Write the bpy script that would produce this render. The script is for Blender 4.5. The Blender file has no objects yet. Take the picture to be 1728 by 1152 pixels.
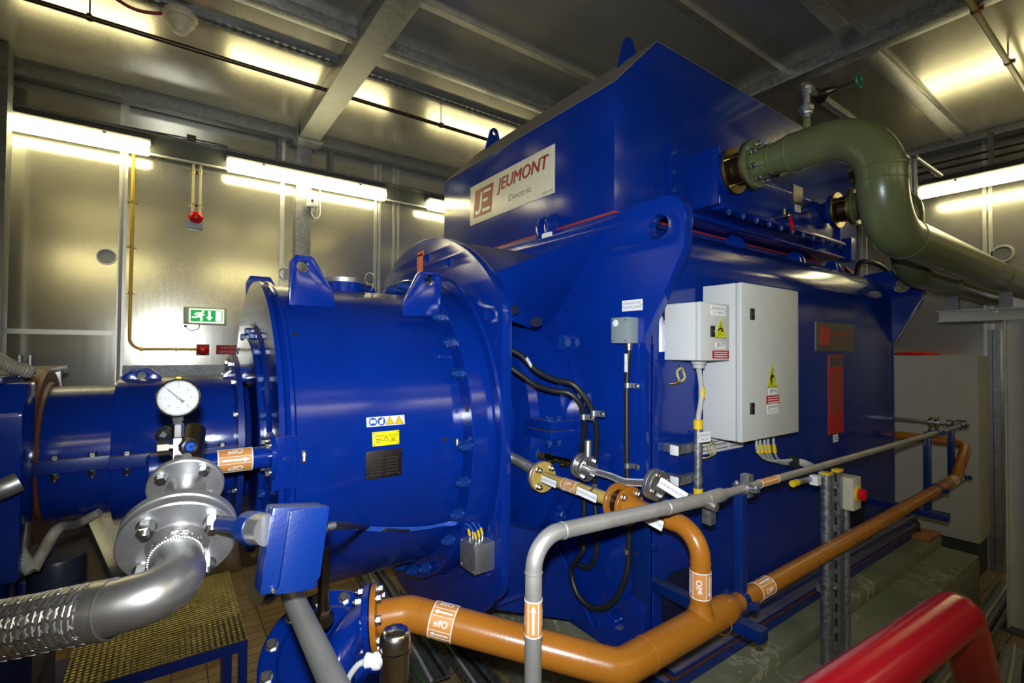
import bpy, bmesh, math, random
from mathutils import Vector, Matrix, geometry
sc = bpy.context.scene
COL = sc.collection
random.seed(7)
PI = math.pi
def V(*a): return Vector(a[0]) if len(a) == 1 else Vector(a)
X, Y, Z = V(1, 0, 0), V(0, 1, 0), V(0, 0, 1)

# ------------------------------------------------------------------ camera
# x runs along the machine shaft, y across it away from the camera, z up; floor at z = 0
EYE = 2.2
FPX = 819.0
YAW, PITCH, ROLL = math.radians(35.47), math.radians(1.08), math.radians(0.43)
fw = V(math.sin(YAW) * math.cos(PITCH), math.cos(YAW) * math.cos(PITCH), math.sin(PITCH))
rt0 = V(math.cos(YAW), -math.sin(YAW), 0)
up0 = rt0.cross(fw)
rt = rt0 * math.cos(ROLL) + up0 * math.sin(ROLL)
up = -rt0 * math.sin(ROLL) + up0 * math.cos(ROLL)
cd = bpy.data.cameras.new('camera')
cam = bpy.data.objects.new('camera', cd)
COL.objects.link(cam)
cd.sensor_fit = 'HORIZONTAL'; cd.sensor_width = 36.0
cd.lens = FPX / 1728 * 36.0
cd.clip_start = 0.02; cd.clip_end = 60
cam.matrix_world = Matrix(((rt.x, up.x, -fw.x, 0), (rt.y, up.y, -fw.y, 0), (rt.z, up.z, -fw.z, EYE), (0, 0, 0, 1)))
sc.camera = cam
def at(px, py, **k):
    """point of the place that lies under a photo pixel on a known plane (X=, Y=, Z=) or at a depth d="""
    d = rt * ((px - 864) / FPX) - up * ((py - 576) / FPX) + fw
    (a, v), = k.items()
    t = v / d.x if a == 'X' else v / d.y if a == 'Y' else (v - EYE) / d.z if a == 'Z' else v
    return d * t + V(0, 0, EYE)

# ------------------------------------------------------------------ light and exposure
w = bpy.data.worlds.new('world'); sc.world = w; w.use_nodes = True
w.node_tree.nodes['Background'].inputs[0].default_value = (0.5, 0.55, 0.6, 1)
w.node_tree.nodes['Background'].inputs[1].default_value = 0.01
sc.view_settings.view_transform = 'Standard'; sc.view_settings.look = 'None'
sc.view_settings.gamma = 1; sc.view_settings.use_curve_mapping = False
sc.view_settings.exposure = 0.0
LAMP_STRENGTH = 17.0
LAMP_COLOR = (1.0, 0.88, 0.47)
# the pop-up flash of the camera, a small light just above the lens
fd = bpy.data.lights.new('camera_flash', 'SPOT'); fd.spot_size = math.radians(112); fd.spot_blend = 1.0; fd.shadow_soft_size = 0.022
fd.energy = 370; fd.color = (0.86, 0.92, 1.0)
fl = bpy.data.objects.new('camera_flash', fd); COL.objects.link(fl)
fl.matrix_world = cam.matrix_world.copy(); fl.location = V(0, 0, EYE) + up * 0.11 - fw * 0.02

# ------------------------------------------------------------------ materials
def nodes(name):
    m = bpy.data.materials.new(name); m.use_nodes = True
    nt = m.node_tree; b = nt.nodes['Principled BSDF']
    return m, nt, b
def link(nt, a, b): nt.links.new(a, b)
def coords(nt, scale=(1, 1, 1), kind='Object'):
    tc = nt.nodes.new('ShaderNodeTexCoord'); mp = nt.nodes.new('ShaderNodeMapping')
    mp.inputs['Scale'].default_value = scale
    link(nt, tc.outputs[kind], mp.inputs[0]); return mp.outputs[0]
def noise(nt, vec, scale, detail=4, rough=0.55):
    n = nt.nodes.new('ShaderNodeTexNoise'); n.inputs['Scale'].default_value = scale
    n.inputs['Detail'].default_value = detail; n.inputs['Roughness'].default_value = rough
    if vec is not None: link(nt, vec, n.inputs['Vector'])
    return n
def ramp(nt, fac, stops):
    r = nt.nodes.new('ShaderNodeValToRGB'); e = r.color_ramp.elements
    e[0].position, e[0].color = stops[0][0], stops[0][1] + (1,) if len(stops[0][1]) == 3 else stops[0][1]
    e[1].position, e[1].color = stops[-1][0], stops[-1][1] + (1,)
    for p, c in stops[1:-1]:
        x = e.new(p); x.color = c + (1,)
    link(nt, fac, r.inputs[0]); return r.outputs[0]
def bump(nt, b, h, strength, dist=0.002):
    n = nt.nodes.new('ShaderNodeBump'); n.inputs['Strength'].default_value = strength; n.inputs['Distance'].default_value = dist
    link(nt, h, n.inputs['Height']); link(nt, n.outputs[0], b.inputs['Normal'])
def math2(nt, op, a, b=None):
    n = nt.nodes.new('ShaderNodeMath'); n.operation = op
    for i, v in enumerate((a, b)):
        if v is None: continue
        if isinstance(v, (int, float)): n.inputs[i].default_value = v
        else: link(nt, v, n.inputs[i])
    return n.outputs[0]
def mixc(nt, fac, a, b):
    n = nt.nodes.new('ShaderNodeMix'); n.data_type = 'RGBA'
    if isinstance(fac, (int, float)): n.inputs[0].default_value = fac
    else: link(nt, fac, n.inputs[0])
    for i, v in ((6, a), (7, b)):
        if isinstance(v, tuple): n.inputs[i].default_value = v + (1,) if len(v) == 3 else v
        else: link(nt, v, n.inputs[i])
    return n.outputs[2]
def paint(name, col, rough=0.3, var=0.12, peel=0.12, coat=0.0, dust=None, dustamt=0.5, worn=None, scale=3.0):
    """painted steel: faint mottling, orange peel, dust settling on faces that point up, worn specks"""
    m, nt, b = nodes(name)
    vec = coords(nt)
    n1 = noise(nt, vec, scale, 5)
    c = ramp(nt, n1.outputs[0], [(0.3, tuple(x * (1 - var) for x in col)), (0.7, tuple(min(1, x * (1 + var)) for x in col))])
    if worn:
        n3 = noise(nt, vec, 14, 6, 0.7)
        k = ramp(nt, n3.outputs[0], [(0.70, (0, 0, 0)), (0.76, (1, 1, 1))])
        c = mixc(nt, k, c, worn)
    if dust:
        g = nt.nodes.new('ShaderNodeNewGeometry'); s = nt.nodes.new('ShaderNodeSeparateXYZ')
        link(nt, g.outputs['Normal'], s.inputs[0])
        n2 = noise(nt, vec, 9, 5)
        k = math2(nt, 'MULTIPLY', ramp(nt, s.outputs[2], [(0.86, (0, 0, 0)), (1.0, (1, 1, 1))]), math2(nt, 'MULTIPLY', n2.outputs[0], dustamt * 1.9))
        c = mixc(nt, k, c, dust)
        r = math2(nt, 'MULTIPLY_ADD', k, 0.45); nt.nodes[-1].inputs[2].default_value = rough
        link(nt, r, b.inputs['Roughness'])
    else:
        n4 = noise(nt, vec, 6, 4)
        r = math2(nt, 'MULTIPLY_ADD', n4.outputs[0], 0.14); nt.nodes[-1].inputs[2].default_value = max(0.02, rough - 0.07)
        link(nt, r, b.inputs['Roughness'])
    link(nt, c, b.inputs['Base Color'])
    if peel:
        n5 = noise(nt, vec, 130, 2); bump(nt, b, n5.outputs[0], peel, 0.0016)
    b.inputs['Coat Weight'].default_value = coat
    return m
def plain(name, col, rough=0.5, metal=0.0, var=0.06):
    m, nt, b = nodes(name)
    n = noise(nt, coords(nt), 25, 3)
    link(nt, ramp(nt, n.outputs[0], [(0.3, tuple(x * (1 - var) for x in col)), (0.7, tuple(min(1, x * (1 + var)) for x in col))]), b.inputs['Base Color'])
    b.inputs['Roughness'].default_value = rough; b.inputs['Metallic'].default_value = metal
    return m
def metal(name, col, rough=0.3, stretch=(1, 1, 1), scale=8, rvar=0.15, dirt=None, aniso=0.0, bmp=0.0, mtl=1.0):
    m, nt, b = nodes(name)
    vec = coords(nt, stretch)
    n = noise(nt, vec, scale, 6, 0.6)
    c = ramp(nt, n.outputs[0], [(0.3, tuple(x * 0.8 for x in col)), (0.7, col)])
    if dirt:
        n2 = noise(nt, coords(nt), 5, 6, 0.65)
        c = mixc(nt, ramp(nt, n2.outputs[0], [(0.52, (0, 0, 0)), (0.72, (1, 1, 1))]), c, dirt)
    link(nt, c, b.inputs['Base Color'])
    r = math2(nt, 'MULTIPLY_ADD', n.outputs[0], rvar); nt.nodes[-1].inputs[2].default_value = rough - rvar / 2
    link(nt, r, b.inputs['Roughness'])
    b.inputs['Metallic'].default_value = mtl
    b.inputs['Anisotropic'].default_value = aniso
    if bmp: bump(nt, b, n.outputs[0], bmp)
    return m
def galvanised(name, col=(0.34, 0.35, 0.36), rough=0.42):
    m, nt, b = nodes(name)
    vec = coords(nt)
    v = nt.nodes.new('ShaderNodeTexVoronoi'); v.inputs['Scale'].default_value = 60; link(nt, vec, v.inputs['Vector'])
    bw = nt.nodes.new('ShaderNodeRGBToBW'); link(nt, v.outputs['Color'], bw.inputs[0])
    n = noise(nt, vec, 12, 4)
    k = math2(nt, 'ADD', math2(nt, 'MULTIPLY', bw.outputs[0], 0.5), math2(nt, 'MULTIPLY', n.outputs[0], 0.5))
    link(nt, ramp(nt, k, [(0.25, tuple(x * 0.72 for x in col)), (0.75, tuple(x * 1.15 for x in col))]), b.inputs['Base Color'])
    link(nt, math2(nt, 'ADD', math2(nt, 'MULTIPLY', bw.outputs[0], 0.16), rough - 0.08), b.inputs['Roughness'])
    b.inputs['Metallic'].default_value = 0.85
    return m
def sheet(name, col, rough, axes, perf_scale=110.0, perf=0.35, brush=(60, 60, 2)):
    """bright rolled steel sheet: brushed, slightly wavy, punched with rows of fine holes; axes = the two in-plane axes"""
    m, nt, b = nodes(name)
    vec = coords(nt)
    n1 = noise(nt, coords(nt, brush), 1.0, 6, 0.65)
    n2 = noise(nt, vec, 1.3, 4, 0.6)
    base = ramp(nt, n2.outputs[0], [(0.3, tuple(x * 0.86 for x in col)), (0.7, tuple(min(1, x * 1.08) for x in col))])
    s = nt.nodes.new('ShaderNodeSeparateXYZ'); link(nt, vec, s.inputs[0])
    a = math2(nt, 'MULTIPLY', s.outputs[axes[0]], perf_scale * PI); c = math2(nt, 'MULTIPLY', s.outputs[axes[1]], perf_scale * PI)
    p = math2(nt, 'MULTIPLY', math2(nt, 'SINE', math2(nt, 'ADD', a, c)), math2(nt, 'SINE', math2(nt, 'SUBTRACT', a, c)))
    k = ramp(nt, p, [(0.45, (0, 0, 0)), (0.75, (1, 1, 1))])
    link(nt, mixc(nt, math2(nt, 'MULTIPLY', k, perf), base, tuple(x * 0.25 for x in col)), b.inputs['Base Color'])
    r = math2(nt, 'MULTIPLY_ADD', n1.outputs[0], 0.06); nt.nodes[-1].inputs[2].default_value = rough - 0.03
    link(nt, r, b.inputs['Roughness'])
    b.inputs['Metallic'].default_value = 0.75
    n3 = noise(nt, vec, 0.8, 2); h = math2(nt, 'ADD', math2(nt, 'MULTIPLY', n1.outputs[0], 0.012), n3.outputs[0])
    bump(nt, b, h, 0.16, 0.02)
    return m
def emit(name, col, strength):
    m, nt, b = nodes(name)
    b.inputs['Base Color'].default_value = (0.8, 0.8, 0.75, 1)
    b.inputs['Emission Color'].default_value = col + (1,); b.inputs['Emission Strength'].default_value = strength
    return m

BLUE = (0.0012, 0.021, 0.215)
M_blue = paint('blue_gloss_paint', BLUE, 0.14, peel=0.1, coat=0.0, dust=(0.17, 0.155, 0.15), dustamt=0.5, worn=None)
M_blue2 = paint('blue_box_paint', (0.001, 0.016, 0.115), 0.3, peel=0.2, dust=(0.12, 0.13, 0.17), dustamt=0.25)
M_bluedirty = paint('blue_worn_paint', (0.004, 0.02, 0.17), 0.34, peel=0.2, dust=(0.2, 0.17, 0.15), dustamt=0.7, worn=(0.1, 0.1, 0.1))
M_bluebolt = paint('light_blue_bolt_paint', (0.004, 0.035, 0.2), 0.3, peel=0)
M_dusty = plain('dusty_blue_top', (0.17, 0.16, 0.15), 0.75)
M_orange = paint('orange_pipe_paint', (0.36, 0.13, 0.012), 0.28, var=0.1, peel=0.15, worn=None)
M_green = paint('olive_green_pipe_paint', (0.1, 0.118, 0.05), 0.3, var=0.1, peel=0.2)
M_red = paint('red_pipe_paint', (0.27, 0.004, 0.01), 0.2, peel=0.1)
M_redplastic = paint('red_plastic', (0.55, 0.006, 0.008), 0.18, peel=0)
M_yellowpaint = paint('ochre_yellow_paint', (0.52, 0.36, 0.09), 0.38, peel=0.15, dust=(0.3, 0.27, 0.2), dustamt=0.5)
M_yellow = plain('yellow_plastic', (0.75, 0.5, 0.01), 0.4)
M_conduit = paint('yellow_conduit', (0.62, 0.38, 0.03), 0.35, peel=0)
M_cream = plain('cream_plastic', (0.62, 0.56, 0.3), 0.45)
M_white = plain('white_plastic', (0.75, 0.75, 0.75), 0.4)
M_tag = plain('white_engraved_plastic', (0.8, 0.8, 0.8), 0.35)
M_black = plain('black_rubber', (0.012, 0.012, 0.013), 0.42)
M_blacktext = plain('black_print', (0.015, 0.015, 0.015), 0.5)
M_greytext = plain('grey_print', (0.1, 0.1, 0.1), 0.5)
M_redtext = plain('dark_red_print', (0.28, 0.012, 0.014), 0.45)
M_whiteprint = plain('white_print', (0.85, 0.85, 0.85), 0.45)
M_blueprint = plain('blue_print', (0.004, 0.06, 0.4), 0.45)
M_labelorange = plain('orange_label_film', (0.62, 0.27, 0.07), 0.4)
M_redlabel = plain('red_label', (0.4, 0.008, 0.015), 0.65)
M_yellowlabel = plain('yellow_label', (0.85, 0.68, 0.0), 0.4)
M_limelabel = plain('lime_yellow_label', (0.55, 0.58, 0.02), 0.4)
M_orangered = plain('orange_red_label', (0.75, 0.13, 0.03), 0.45)
M_plaque = plain('cream_enamel_plate', (0.72, 0.68, 0.5), 0.35)
M_brassplate = metal('dull_plate', (0.33, 0.3, 0.24), 0.45)
M_darkplate = metal('dark_bronze_plate', (0.075, 0.06, 0.055), 0.5)
M_cab = paint('pale_grey_cabinet', (0.56, 0.57, 0.54), 0.42, var=0.03, peel=0.35)
M_junction = paint('grey_cast_box', (0.22, 0.26, 0.27), 0.45, var=0.05, peel=0.3)
M_beige = paint('beige_grey_cabinet', (0.5, 0.49, 0.42), 0.5, var=0.03, peel=0.2)
M_galv = galvanised('galvanised_steel')
M_galvdark = galvanised('dull_galvanised_steel', (0.2, 0.21, 0.21), 0.5)
M_galvpipe = metal('weathered_steel_pipe', (0.5, 0.485, 0.45), 0.42, scale=20, dirt=(0.3, 0.29, 0.27), rvar=0.2, mtl=0.6)
M_steel = metal('stainless_steel', (0.54, 0.53, 0.515), 0.36, scale=6, rvar=0.16, mtl=0.9)
M_steelflange = metal('mottled_stainless_steel', (0.55, 0.55, 0.56), 0.4, scale=14, rvar=0.3, dirt=(0.3, 0.31, 0.34), mtl=0.85)
M_steelbolt = metal('bright_bolt_steel', (0.6, 0.6, 0.58), 0.28)
M_chrome = metal('polished_steel', (0.72, 0.7, 0.66), 0.2, rvar=0.06)
M_brass = metal('brass', (0.5, 0.38, 0.15), 0.3)
M_rust = paint('rust_brown', (0.12, 0.035, 0.012), 0.5, var=0.4, peel=0.3, scale=9, worn=(0.3, 0.16, 0.06))
M_iron = metal('oily_dark_iron', (0.1, 0.075, 0.05), 0.4, rvar=0.2)
M_goldiron = metal('yellow_zinc_iron', (0.36, 0.27, 0.1), 0.4, dirt=(0.08, 0.05, 0.03))
M_channel = paint('dark_grey_channel', (0.05, 0.055, 0.05), 0.45, peel=0)
M_lamp = emit('lit_lamp_diffuser', LAMP_COLOR, LAMP_STRENGTH)
M_lampbody = plain('grey_lamp_body', (0.42, 0.41, 0.37), 0.5)
M_detector = plain('aged_cream_plastic', (0.6, 0.54, 0.36), 0.5)
M_hosegrey = plain('grey_flexible_conduit', (0.3, 0.28, 0.22), 0.5)
M_cablegrey = plain('grey_cable', (0.4, 0.4, 0.37), 0.5)
M_bluewire = plain('blue_wire', (0.02, 0.09, 0.5), 0.4)
M_exitgreen = emit('exit_green_panel', (0.0, 0.42, 0.08), 0.75)
M_exitgreen.node_tree.nodes['Principled BSDF'].inputs['Base Color'].default_value = (0, 0.25, 0.05, 1)
M_exitwhite = emit('exit_white_panel', (0.85, 1.0, 0.72), 1.1)
M_exitcase = plain('exit_sign_case', (0.5, 0.55, 0.38), 0.4)
M_wall = sheet('wall_steel_sheet', (0.56, 0.54, 0.45), 0.17, (0, 2))
M_wallright = sheet('right_wall_steel_sheet', (0.56, 0.54, 0.48), 0.26, (1, 2))
M_ceil = sheet('ceiling_steel_sheet', (0.48, 0.46, 0.38), 0.22, (0, 1), brush=(2, 60, 60))
M_trim = metal('bright_trim_steel', (0.75, 0.74, 0.68), 0.45)
# concrete plinth with green coating, cracked and stained by lime
def make_plinth_mat():
    m, nt, b = nodes('green_coated_concrete')
    vec = coords(nt)
    n = noise(nt, vec, 4, 6, 0.6)
    c = ramp(nt, n.outputs[0], [(0.3, (0.13, 0.145, 0.095)), (0.7, (0.21, 0.22, 0.15))])
    n2 = noise(nt, vec, 1.7, 8, 0.7)
    d = math2(nt, 'ABSOLUTE', math2(nt, 'SUBTRACT', n2.outputs[0], 0.5))
    n3 = noise(nt, vec, 1.1, 3)
    k = math2(nt, 'MULTIPLY', ramp(nt, d, [(0.0, (1, 1, 1)), (0.016, (0, 0, 0))]), ramp(nt, n3.outputs[0], [(0.42, (0, 0, 0)), (0.56, (0.9, 0.9, 0.9))]))
    c = mixc(nt, k, c, (0.55, 0.52, 0.42))
    link(nt, c, b.inputs['Base Color']); b.inputs['Roughness'].default_value = 0.4
    bump(nt, b, n.outputs[0], 0.3, 0.004)
    return m
M_plinth = make_plinth_mat()
def make_tile_mat():
    m, nt, b = nodes('ochre_floor_tiles')
    vec = coords(nt)
    br = nt.nodes.new('ShaderNodeTexBrick'); link(nt, vec, br.inputs['Vector'])
    br.offset = 0.0; br.inputs['Scale'].default_value = 1.0
    br.inputs['Brick Width'].default_value = 0.2; br.inputs['Row Height'].default_value = 0.1
    br.inputs['Mortar Size'].default_value = 0.004
    br.inputs['Color1'].default_value = (0.3, 0.2, 0.1, 1); br.inputs['Color2'].default_value = (0.36, 0.25, 0.13, 1)
    br.inputs['Mortar'].default_value = (0.06, 0.045, 0.03, 1)
    n = noise(nt, vec, 5, 6, 0.65)
    link(nt, mixc(nt, ramp(nt, n.outputs[0], [(0.5, (0, 0, 0)), (0.75, (0.7, 0.7, 0.7))]), br.outputs['Color'], (0.08, 0.06, 0.04)), b.inputs['Base Color'])
    b.inputs['Roughness'].default_value = 0.4
    return m
M_tile = make_tile_mat()
def make_tread_mat():
    m, nt, b = nodes('oily_checker_plate')
    vec = coords(nt)
    s = nt.nodes.new('ShaderNodeSeparateXYZ'); link(nt, vec, s.inputs[0])
    f = 125.0
    a = math2(nt, 'MULTIPLY', math2(nt, 'ADD', s.outputs[0], s.outputs[1]), f); c = math2(nt, 'MULTIPLY', math2(nt, 'SUBTRACT', s.outputs[0], s.outputs[1]), f)
    p = math2(nt, 'MULTIPLY', math2(nt, 'SINE', a), math2(nt, 'SINE', c))
    n = noise(nt, vec, 8, 5)
    link(nt, ramp(nt, n.outputs[0], [(0.3, (0.2, 0.16, 0.06)), (0.7, (0.36, 0.3, 0.13))]), b.inputs['Base Color'])
    b.inputs['Metallic'].default_value = 0.75; b.inputs['Roughness'].default_value = 0.38
    bump(nt, b, p, 0.8, 0.004)
    return m
M_tread = make_tread_mat()

# ------------------------------------------------------------------ mesh builder
def ortho(n, ref=None):
    n = n.normalized()
    r = V(ref) if ref is not None else (Z if abs(n.z) < 0.9 else X)
    u = (r - n * r.dot(n))
    if u.length < 1e-6: u = (X - n * n.x)
    u.normalize()
    return u, n.cross(u)
def round_path(pts, bend, seg=8):
    pts = [V(p) for p in pts]
    if not bend or len(pts) < 3: return pts
    out = [pts[0]]
    for i in range(1, len(pts) - 1):
        a, p, b = pts[i - 1], pts[i], pts[i + 1]
        d1, d2 = (a - p), (b - p); l1, l2 = d1.length, d2.length; d1.normalize(); d2.normalize()
        ang = math.acos(max(-1, min(1, d1.dot(d2))))
        if ang > PI - 0.03: out.append(p); continue
        br = bend[i - 1] if isinstance(bend, (list, tuple)) else bend
        t = min(br / math.tan(ang / 2), l1 * 0.49 if i > 1 else l1 * 0.98, l2 * 0.49 if i < len(pts) - 2 else l2 * 0.98)
        r = t * math.tan(ang / 2)
        bis = (d1 + d2).normalized(); c = p + bis * (r / math.sin(ang / 2))
        s, e = p + d1 * t - c, p + d2 * t - c
        tot = PI - ang; k = (s.cross(e)).normalized()
        for j in range(seg + 1):
            out.append(c + Matrix.Rotation(tot * j / seg, 3, k) @ s)
    out.append(pts[-1]); return out
def spline(pts, n=10):
    pts = [V(p) for p in pts]; P = [pts[0] * 2 - pts[1]] + pts + [pts[-1] * 2 - pts[-2]]; out = []
    for i in range(1, len(P) - 2):
        p0, p1, p2, p3 = P[i - 1:i + 3]
        for j in range(n):
            t = j / n
            out.append(0.5 * ((2 * p1) + (p2 - p0) * t + (2 * p0 - 5 * p1 + 4 * p2 - p3) * t * t + (3 * p1 - p0 - 3 * p2 + p3) * t ** 3))
    out.append(pts[-1]); return out
class M:
    def __init__(s): s.v = []; s.f = []
    def add(s, vs, fs):
        o = len(s.v); s.v += [V(p) for p in vs]; s.f += [tuple(i + o for i in f) for f in fs]; return s
    def frame(s, o, u, v, n, x0, x1, y0, y1, z0, z1):
        vs = [o + u * a + v * b + n * c for c in (z0, z1) for a, b in ((x0, y0), (x1, y0), (x1, y1), (x0, y1))]
        return s.add(vs, [(3, 2, 1, 0), (4, 5, 6, 7), (0, 1, 5, 4), (1, 2, 6, 5), (2, 3, 7, 6), (3, 0, 4, 7)])
    def box(s, x0, x1, y0, y1, z0, z1): return s.frame(V(0, 0, 0), X, Y, Z, x0, x1, y0, y1, z0, z1)
    def bar(s, a, b, w, h, ref=None):
        a, b = V(a), V(b); n = (b - a); L = n.length; u, v = ortho(n, ref); n.normalize()
        return s.frame(a, v, u, n, -w / 2, w / 2, -h / 2, h / 2, 0, L)
    def rings(s, rs, cap0=True, cap1=True, closed=False):
        n = len(rs[0]); vs = [p for r in rs for p in r]; fs = []
        m = len(rs) if closed else len(rs) - 1
        for i in range(m):
            a, b = i * n, ((i + 1) % len(rs)) * n
            for j in range(n): fs.append((a + j, a + (j + 1) % n, b + (j + 1) % n, b + j))
        if not closed:
            if cap0: fs.append(tuple(range(n - 1, -1, -1)))
            if cap1: fs.append(tuple((len(rs) - 1) * n + j for j in range(n)))
        return s.add(vs, fs)
    def lathe(s, o, ax, prof, n=32, caps=(True, True), ref=None, a0=0):
        o = V(o); ax = V(ax).normalized(); u, v = ortho(ax, ref)
        rs = []
        for h, r in prof:
            r = max(r, 1e-4)
            rs.append([o + ax * h + (u * math.cos(a0 + 2 * PI * j / n) + v * math.sin(a0 + 2 * PI * j / n)) * r for j in range(n)])
        return s.rings(rs, *caps)
    def cyl(s, a, b, r, r2=None, n=24):
        a, b = V(a), V(b); return s.lathe(a, b - a, [(0, r), ((b - a).length, r if r2 is None else r2)], n)
    def flange(s, o, ax, R, t, r=0, n=40, ch=0.002):
        p = [(0, R - ch), (ch, R), (t - ch, R), (t, R - ch)]
        if r: # open ring
            o = V(o); return s.lathe(o, ax, [(0, r)] + p + [(t, r), (0, r)], n, (False, False))
        return s.lathe(o, ax, p, n)
    def tube(s, pts, r, n=16, bend=0, seg=8, caps=True, radii=None):
        P = round_path(pts, bend, seg); t = (P[1] - P[0]).normalized(); u, v = ortho(t); rs = []
        for i, p in enumerate(P):
            d = (P[min(i + 1, len(P) - 1)] - P[max(i - 1, 0)]).normalized()
            q = t.rotation_difference(d); u = q @ u; v = q @ v; t = d
            rr = radii[i] if radii else r
            rs.append([p + (u * math.cos(2 * PI * j / n) + v * math.sin(2 * PI * j / n)) * rr for j in range(n)])
        return s.rings(rs, caps, caps)
    def plate(s, out, o, u, v, t, holes=(), bulge=None):
        """flat plate cut from an outline (2-D points) with holes, thickness t along u x v"""
        o, u, v = V(o), V(u), V(v); n = u.cross(v).normalized()
        loops = [list(out)] + [list(h) for h in holes]
        pts = [p for l in loops for p in l]
        tris = geometry.tessellate_polygon([[V(p[0], p[1], 0) for p in l] for l in loops])
        k = len(pts); vs = [o + u * p[0] + v * p[1] for p in pts] + [o + u * p[0] + v * p[1] + n * t for p in pts]
        fs = []
        for a, b, c in tris:
            A, B, Cc = pts[a], pts[b], pts[c]
            cr = (B[0] - A[0]) * (Cc[1] - A[1]) - (B[1] - A[1]) * (Cc[0] - A[0])
            if cr < 0: b, c = c, b
            fs += [(c, b, a), (a + k, b + k, c + k)]
        st = 0
        for li, l in enumerate(loops):
            ar = sum(l[i][0] * l[(i + 1) % len(l)][1] - l[(i + 1) % len(l)][0] * l[i][1] for i in range(len(l)))
            ccw = (ar > 0) == (li == 0)
            for i in range(len(l)):
                a, b = st + i, st + (i + 1) % len(l)
                fs.append((a, b, b + k, a + k) if ccw else (b, a, a + k, b + k))
            st += len(l)
        return s.add(vs, fs)
    def ball(s, c, r, sx=1, sy=1, sz=1, n=20, m=12):
        c = V(c); rs = []
        for i in range(1, m):
            a = PI * i / m
            rs.append([c + V(r * sx * math.sin(a) * math.cos(2 * PI * j / n), r * sy * math.sin(a) * math.sin(2 * PI * j / n), -r * sz * math.cos(a)) for j in range(n)])
        return s.rings(rs)
    def patch(s, o, ax, ref, r, s0, s1, a0, a1, n=16, t=0.0006):
        """thin film bent round a cylinder"""
        o, ax = V(o), V(ax).normalized(); u, v = ortho(ax, ref)
        def pt(h, a, rr): return o + ax * h + (u * math.cos(a) + v * math.sin(a)) * rr
        rs = []
        for i in range(n + 1):
            a = a0 + (a1 - a0) * i / n
            rs.append([pt(s0, a, r), pt(s1, a, r), pt(s1, a, r + t), pt(s0, a, r + t)])
        return s.rings(rs)
    def build(s, name, mat, parent=None, label=None, cat=None, group=None, kind=None, bevel=0, smooth=35, base=False):
        me = bpy.data.meshes.new(name)
        lo = V(min(p.x for p in s.v), min(p.y for p in s.v), min(p.z for p in s.v)); hi = V(max(p.x for p in s.v), max(p.y for p in s.v), max(p.z for p in s.v))
        c = (lo + hi) / 2
        if base: c.z = lo.z
        me.from_pydata([p - c for p in s.v], [], s.f)
        bm = bmesh.new(); bm.from_mesh(me)
        bmesh.ops.remove_doubles(bm, verts=bm.verts, dist=1e-5)
        bmesh.ops.recalc_face_normals(bm, faces=bm.faces)
        if bevel:
            es = [e for e in bm.edges if len(e.link_faces) == 2 and e.calc_face_angle(0) > 0.6]
            if es: bmesh.ops.bevel(bm, geom=es, offset=bevel, segments=2, affect='EDGES', profile=0.6, clamp_overlap=True)
        bm.to_mesh(me); bm.free()
        me.polygons.foreach_set('use_smooth', [True] * len(me.polygons))
        me.set_sharp_from_angle(angle=math.radians(smooth))
        me.materials.append(mat)
        ob = bpy.data.objects.new(name, me); COL.objects.link(ob)
        place(ob, c, parent); tag(ob, label, cat, group, kind)
        return ob
WO = {}
def place(ob, p, parent=None):
    WO[ob.name] = V(p)
    if parent is not None:
        ob.parent = parent; ob.location = V(p) - WO[parent.name]
    else: ob.location = p
def tag(o, label=None, cat=None, group=None, kind=None):
    if label: o['label'] = label
    if cat: o['category'] = cat
    if group: o['group'] = group
    if kind: o['kind'] = kind
    return o
def thing(name, label, cat, loc, group=None):
    o = bpy.data.objects.new(name, None); COL.objects.link(o); o.empty_display_size = 0.05
    place(o, V(loc)); return tag(o, label, cat, group)
_bolt = {}
def bolt(parent, p, ax, s, mat=None, name='bolt', style='hex'):
    """hex head (or nut with a stud end) of size s across flats, standing on p, pointing along ax"""
    mat = mat or M_bluebolt; key = (mat.name, style)
    if key not in _bolt:
        b = M()
        if style == 'hex':
            b.lathe((0, 0, 0), Z, [(0, 0.64), (0.12, 0.64)], 20)
            b.lathe((0, 0, 0.12), Z, [(0, 0.577), (0.5, 0.577), (0.58, 0.5)], 6)
        elif style == 'nut':
            b.lathe((0, 0, 0), Z, [(0, 0.66), (0.12, 0.66)], 20)
            b.lathe((0, 0, 0.12), Z, [(0, 0.577), (0.75, 0.577), (0.82, 0.5)], 6)
            b.lathe((0, 0, 0.9), Z, [(0, 0.32), (0.32, 0.32), (0.4, 0.24)], 14)
        else: # socket/dome
            b.lathe((0, 0, 0), Z, [(0, 0.5), (0.3, 0.5), (0.42, 0.36), (0.46, 0.1)], 14)
        me_ob = b.build(name, mat, smooth=30)
        me = me_ob.data
        off = WO[me_ob.name]
        me.transform(Matrix.Translation(off))
        bpy.data.objects.remove(me_ob)
        _bolt[key] = me
    o = bpy.data.objects.new(name, _bolt[key]); COL.objects.link(o)
    o.rotation_mode = 'QUATERNION'; o.rotation_quaternion = Z.rotation_difference(V(ax).normalized())
    o.scale = (s, s, s); place(o, p, parent); return o
def bolt_ring(parent, o, ax, R, n, s, mat=None, a0=0.0, ref=None, arc=None, **k):
    u, v = ortho(V(ax), ref)
    for i in range(n):
        a = a0 + 2 * PI * i / n
        if arc and not arc(a % (2 * PI)): continue
        bolt(parent, V(o) + (u * math.cos(a) + v * math.sin(a)) * R, ax, s, mat, **k)
_txt = {}
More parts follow.
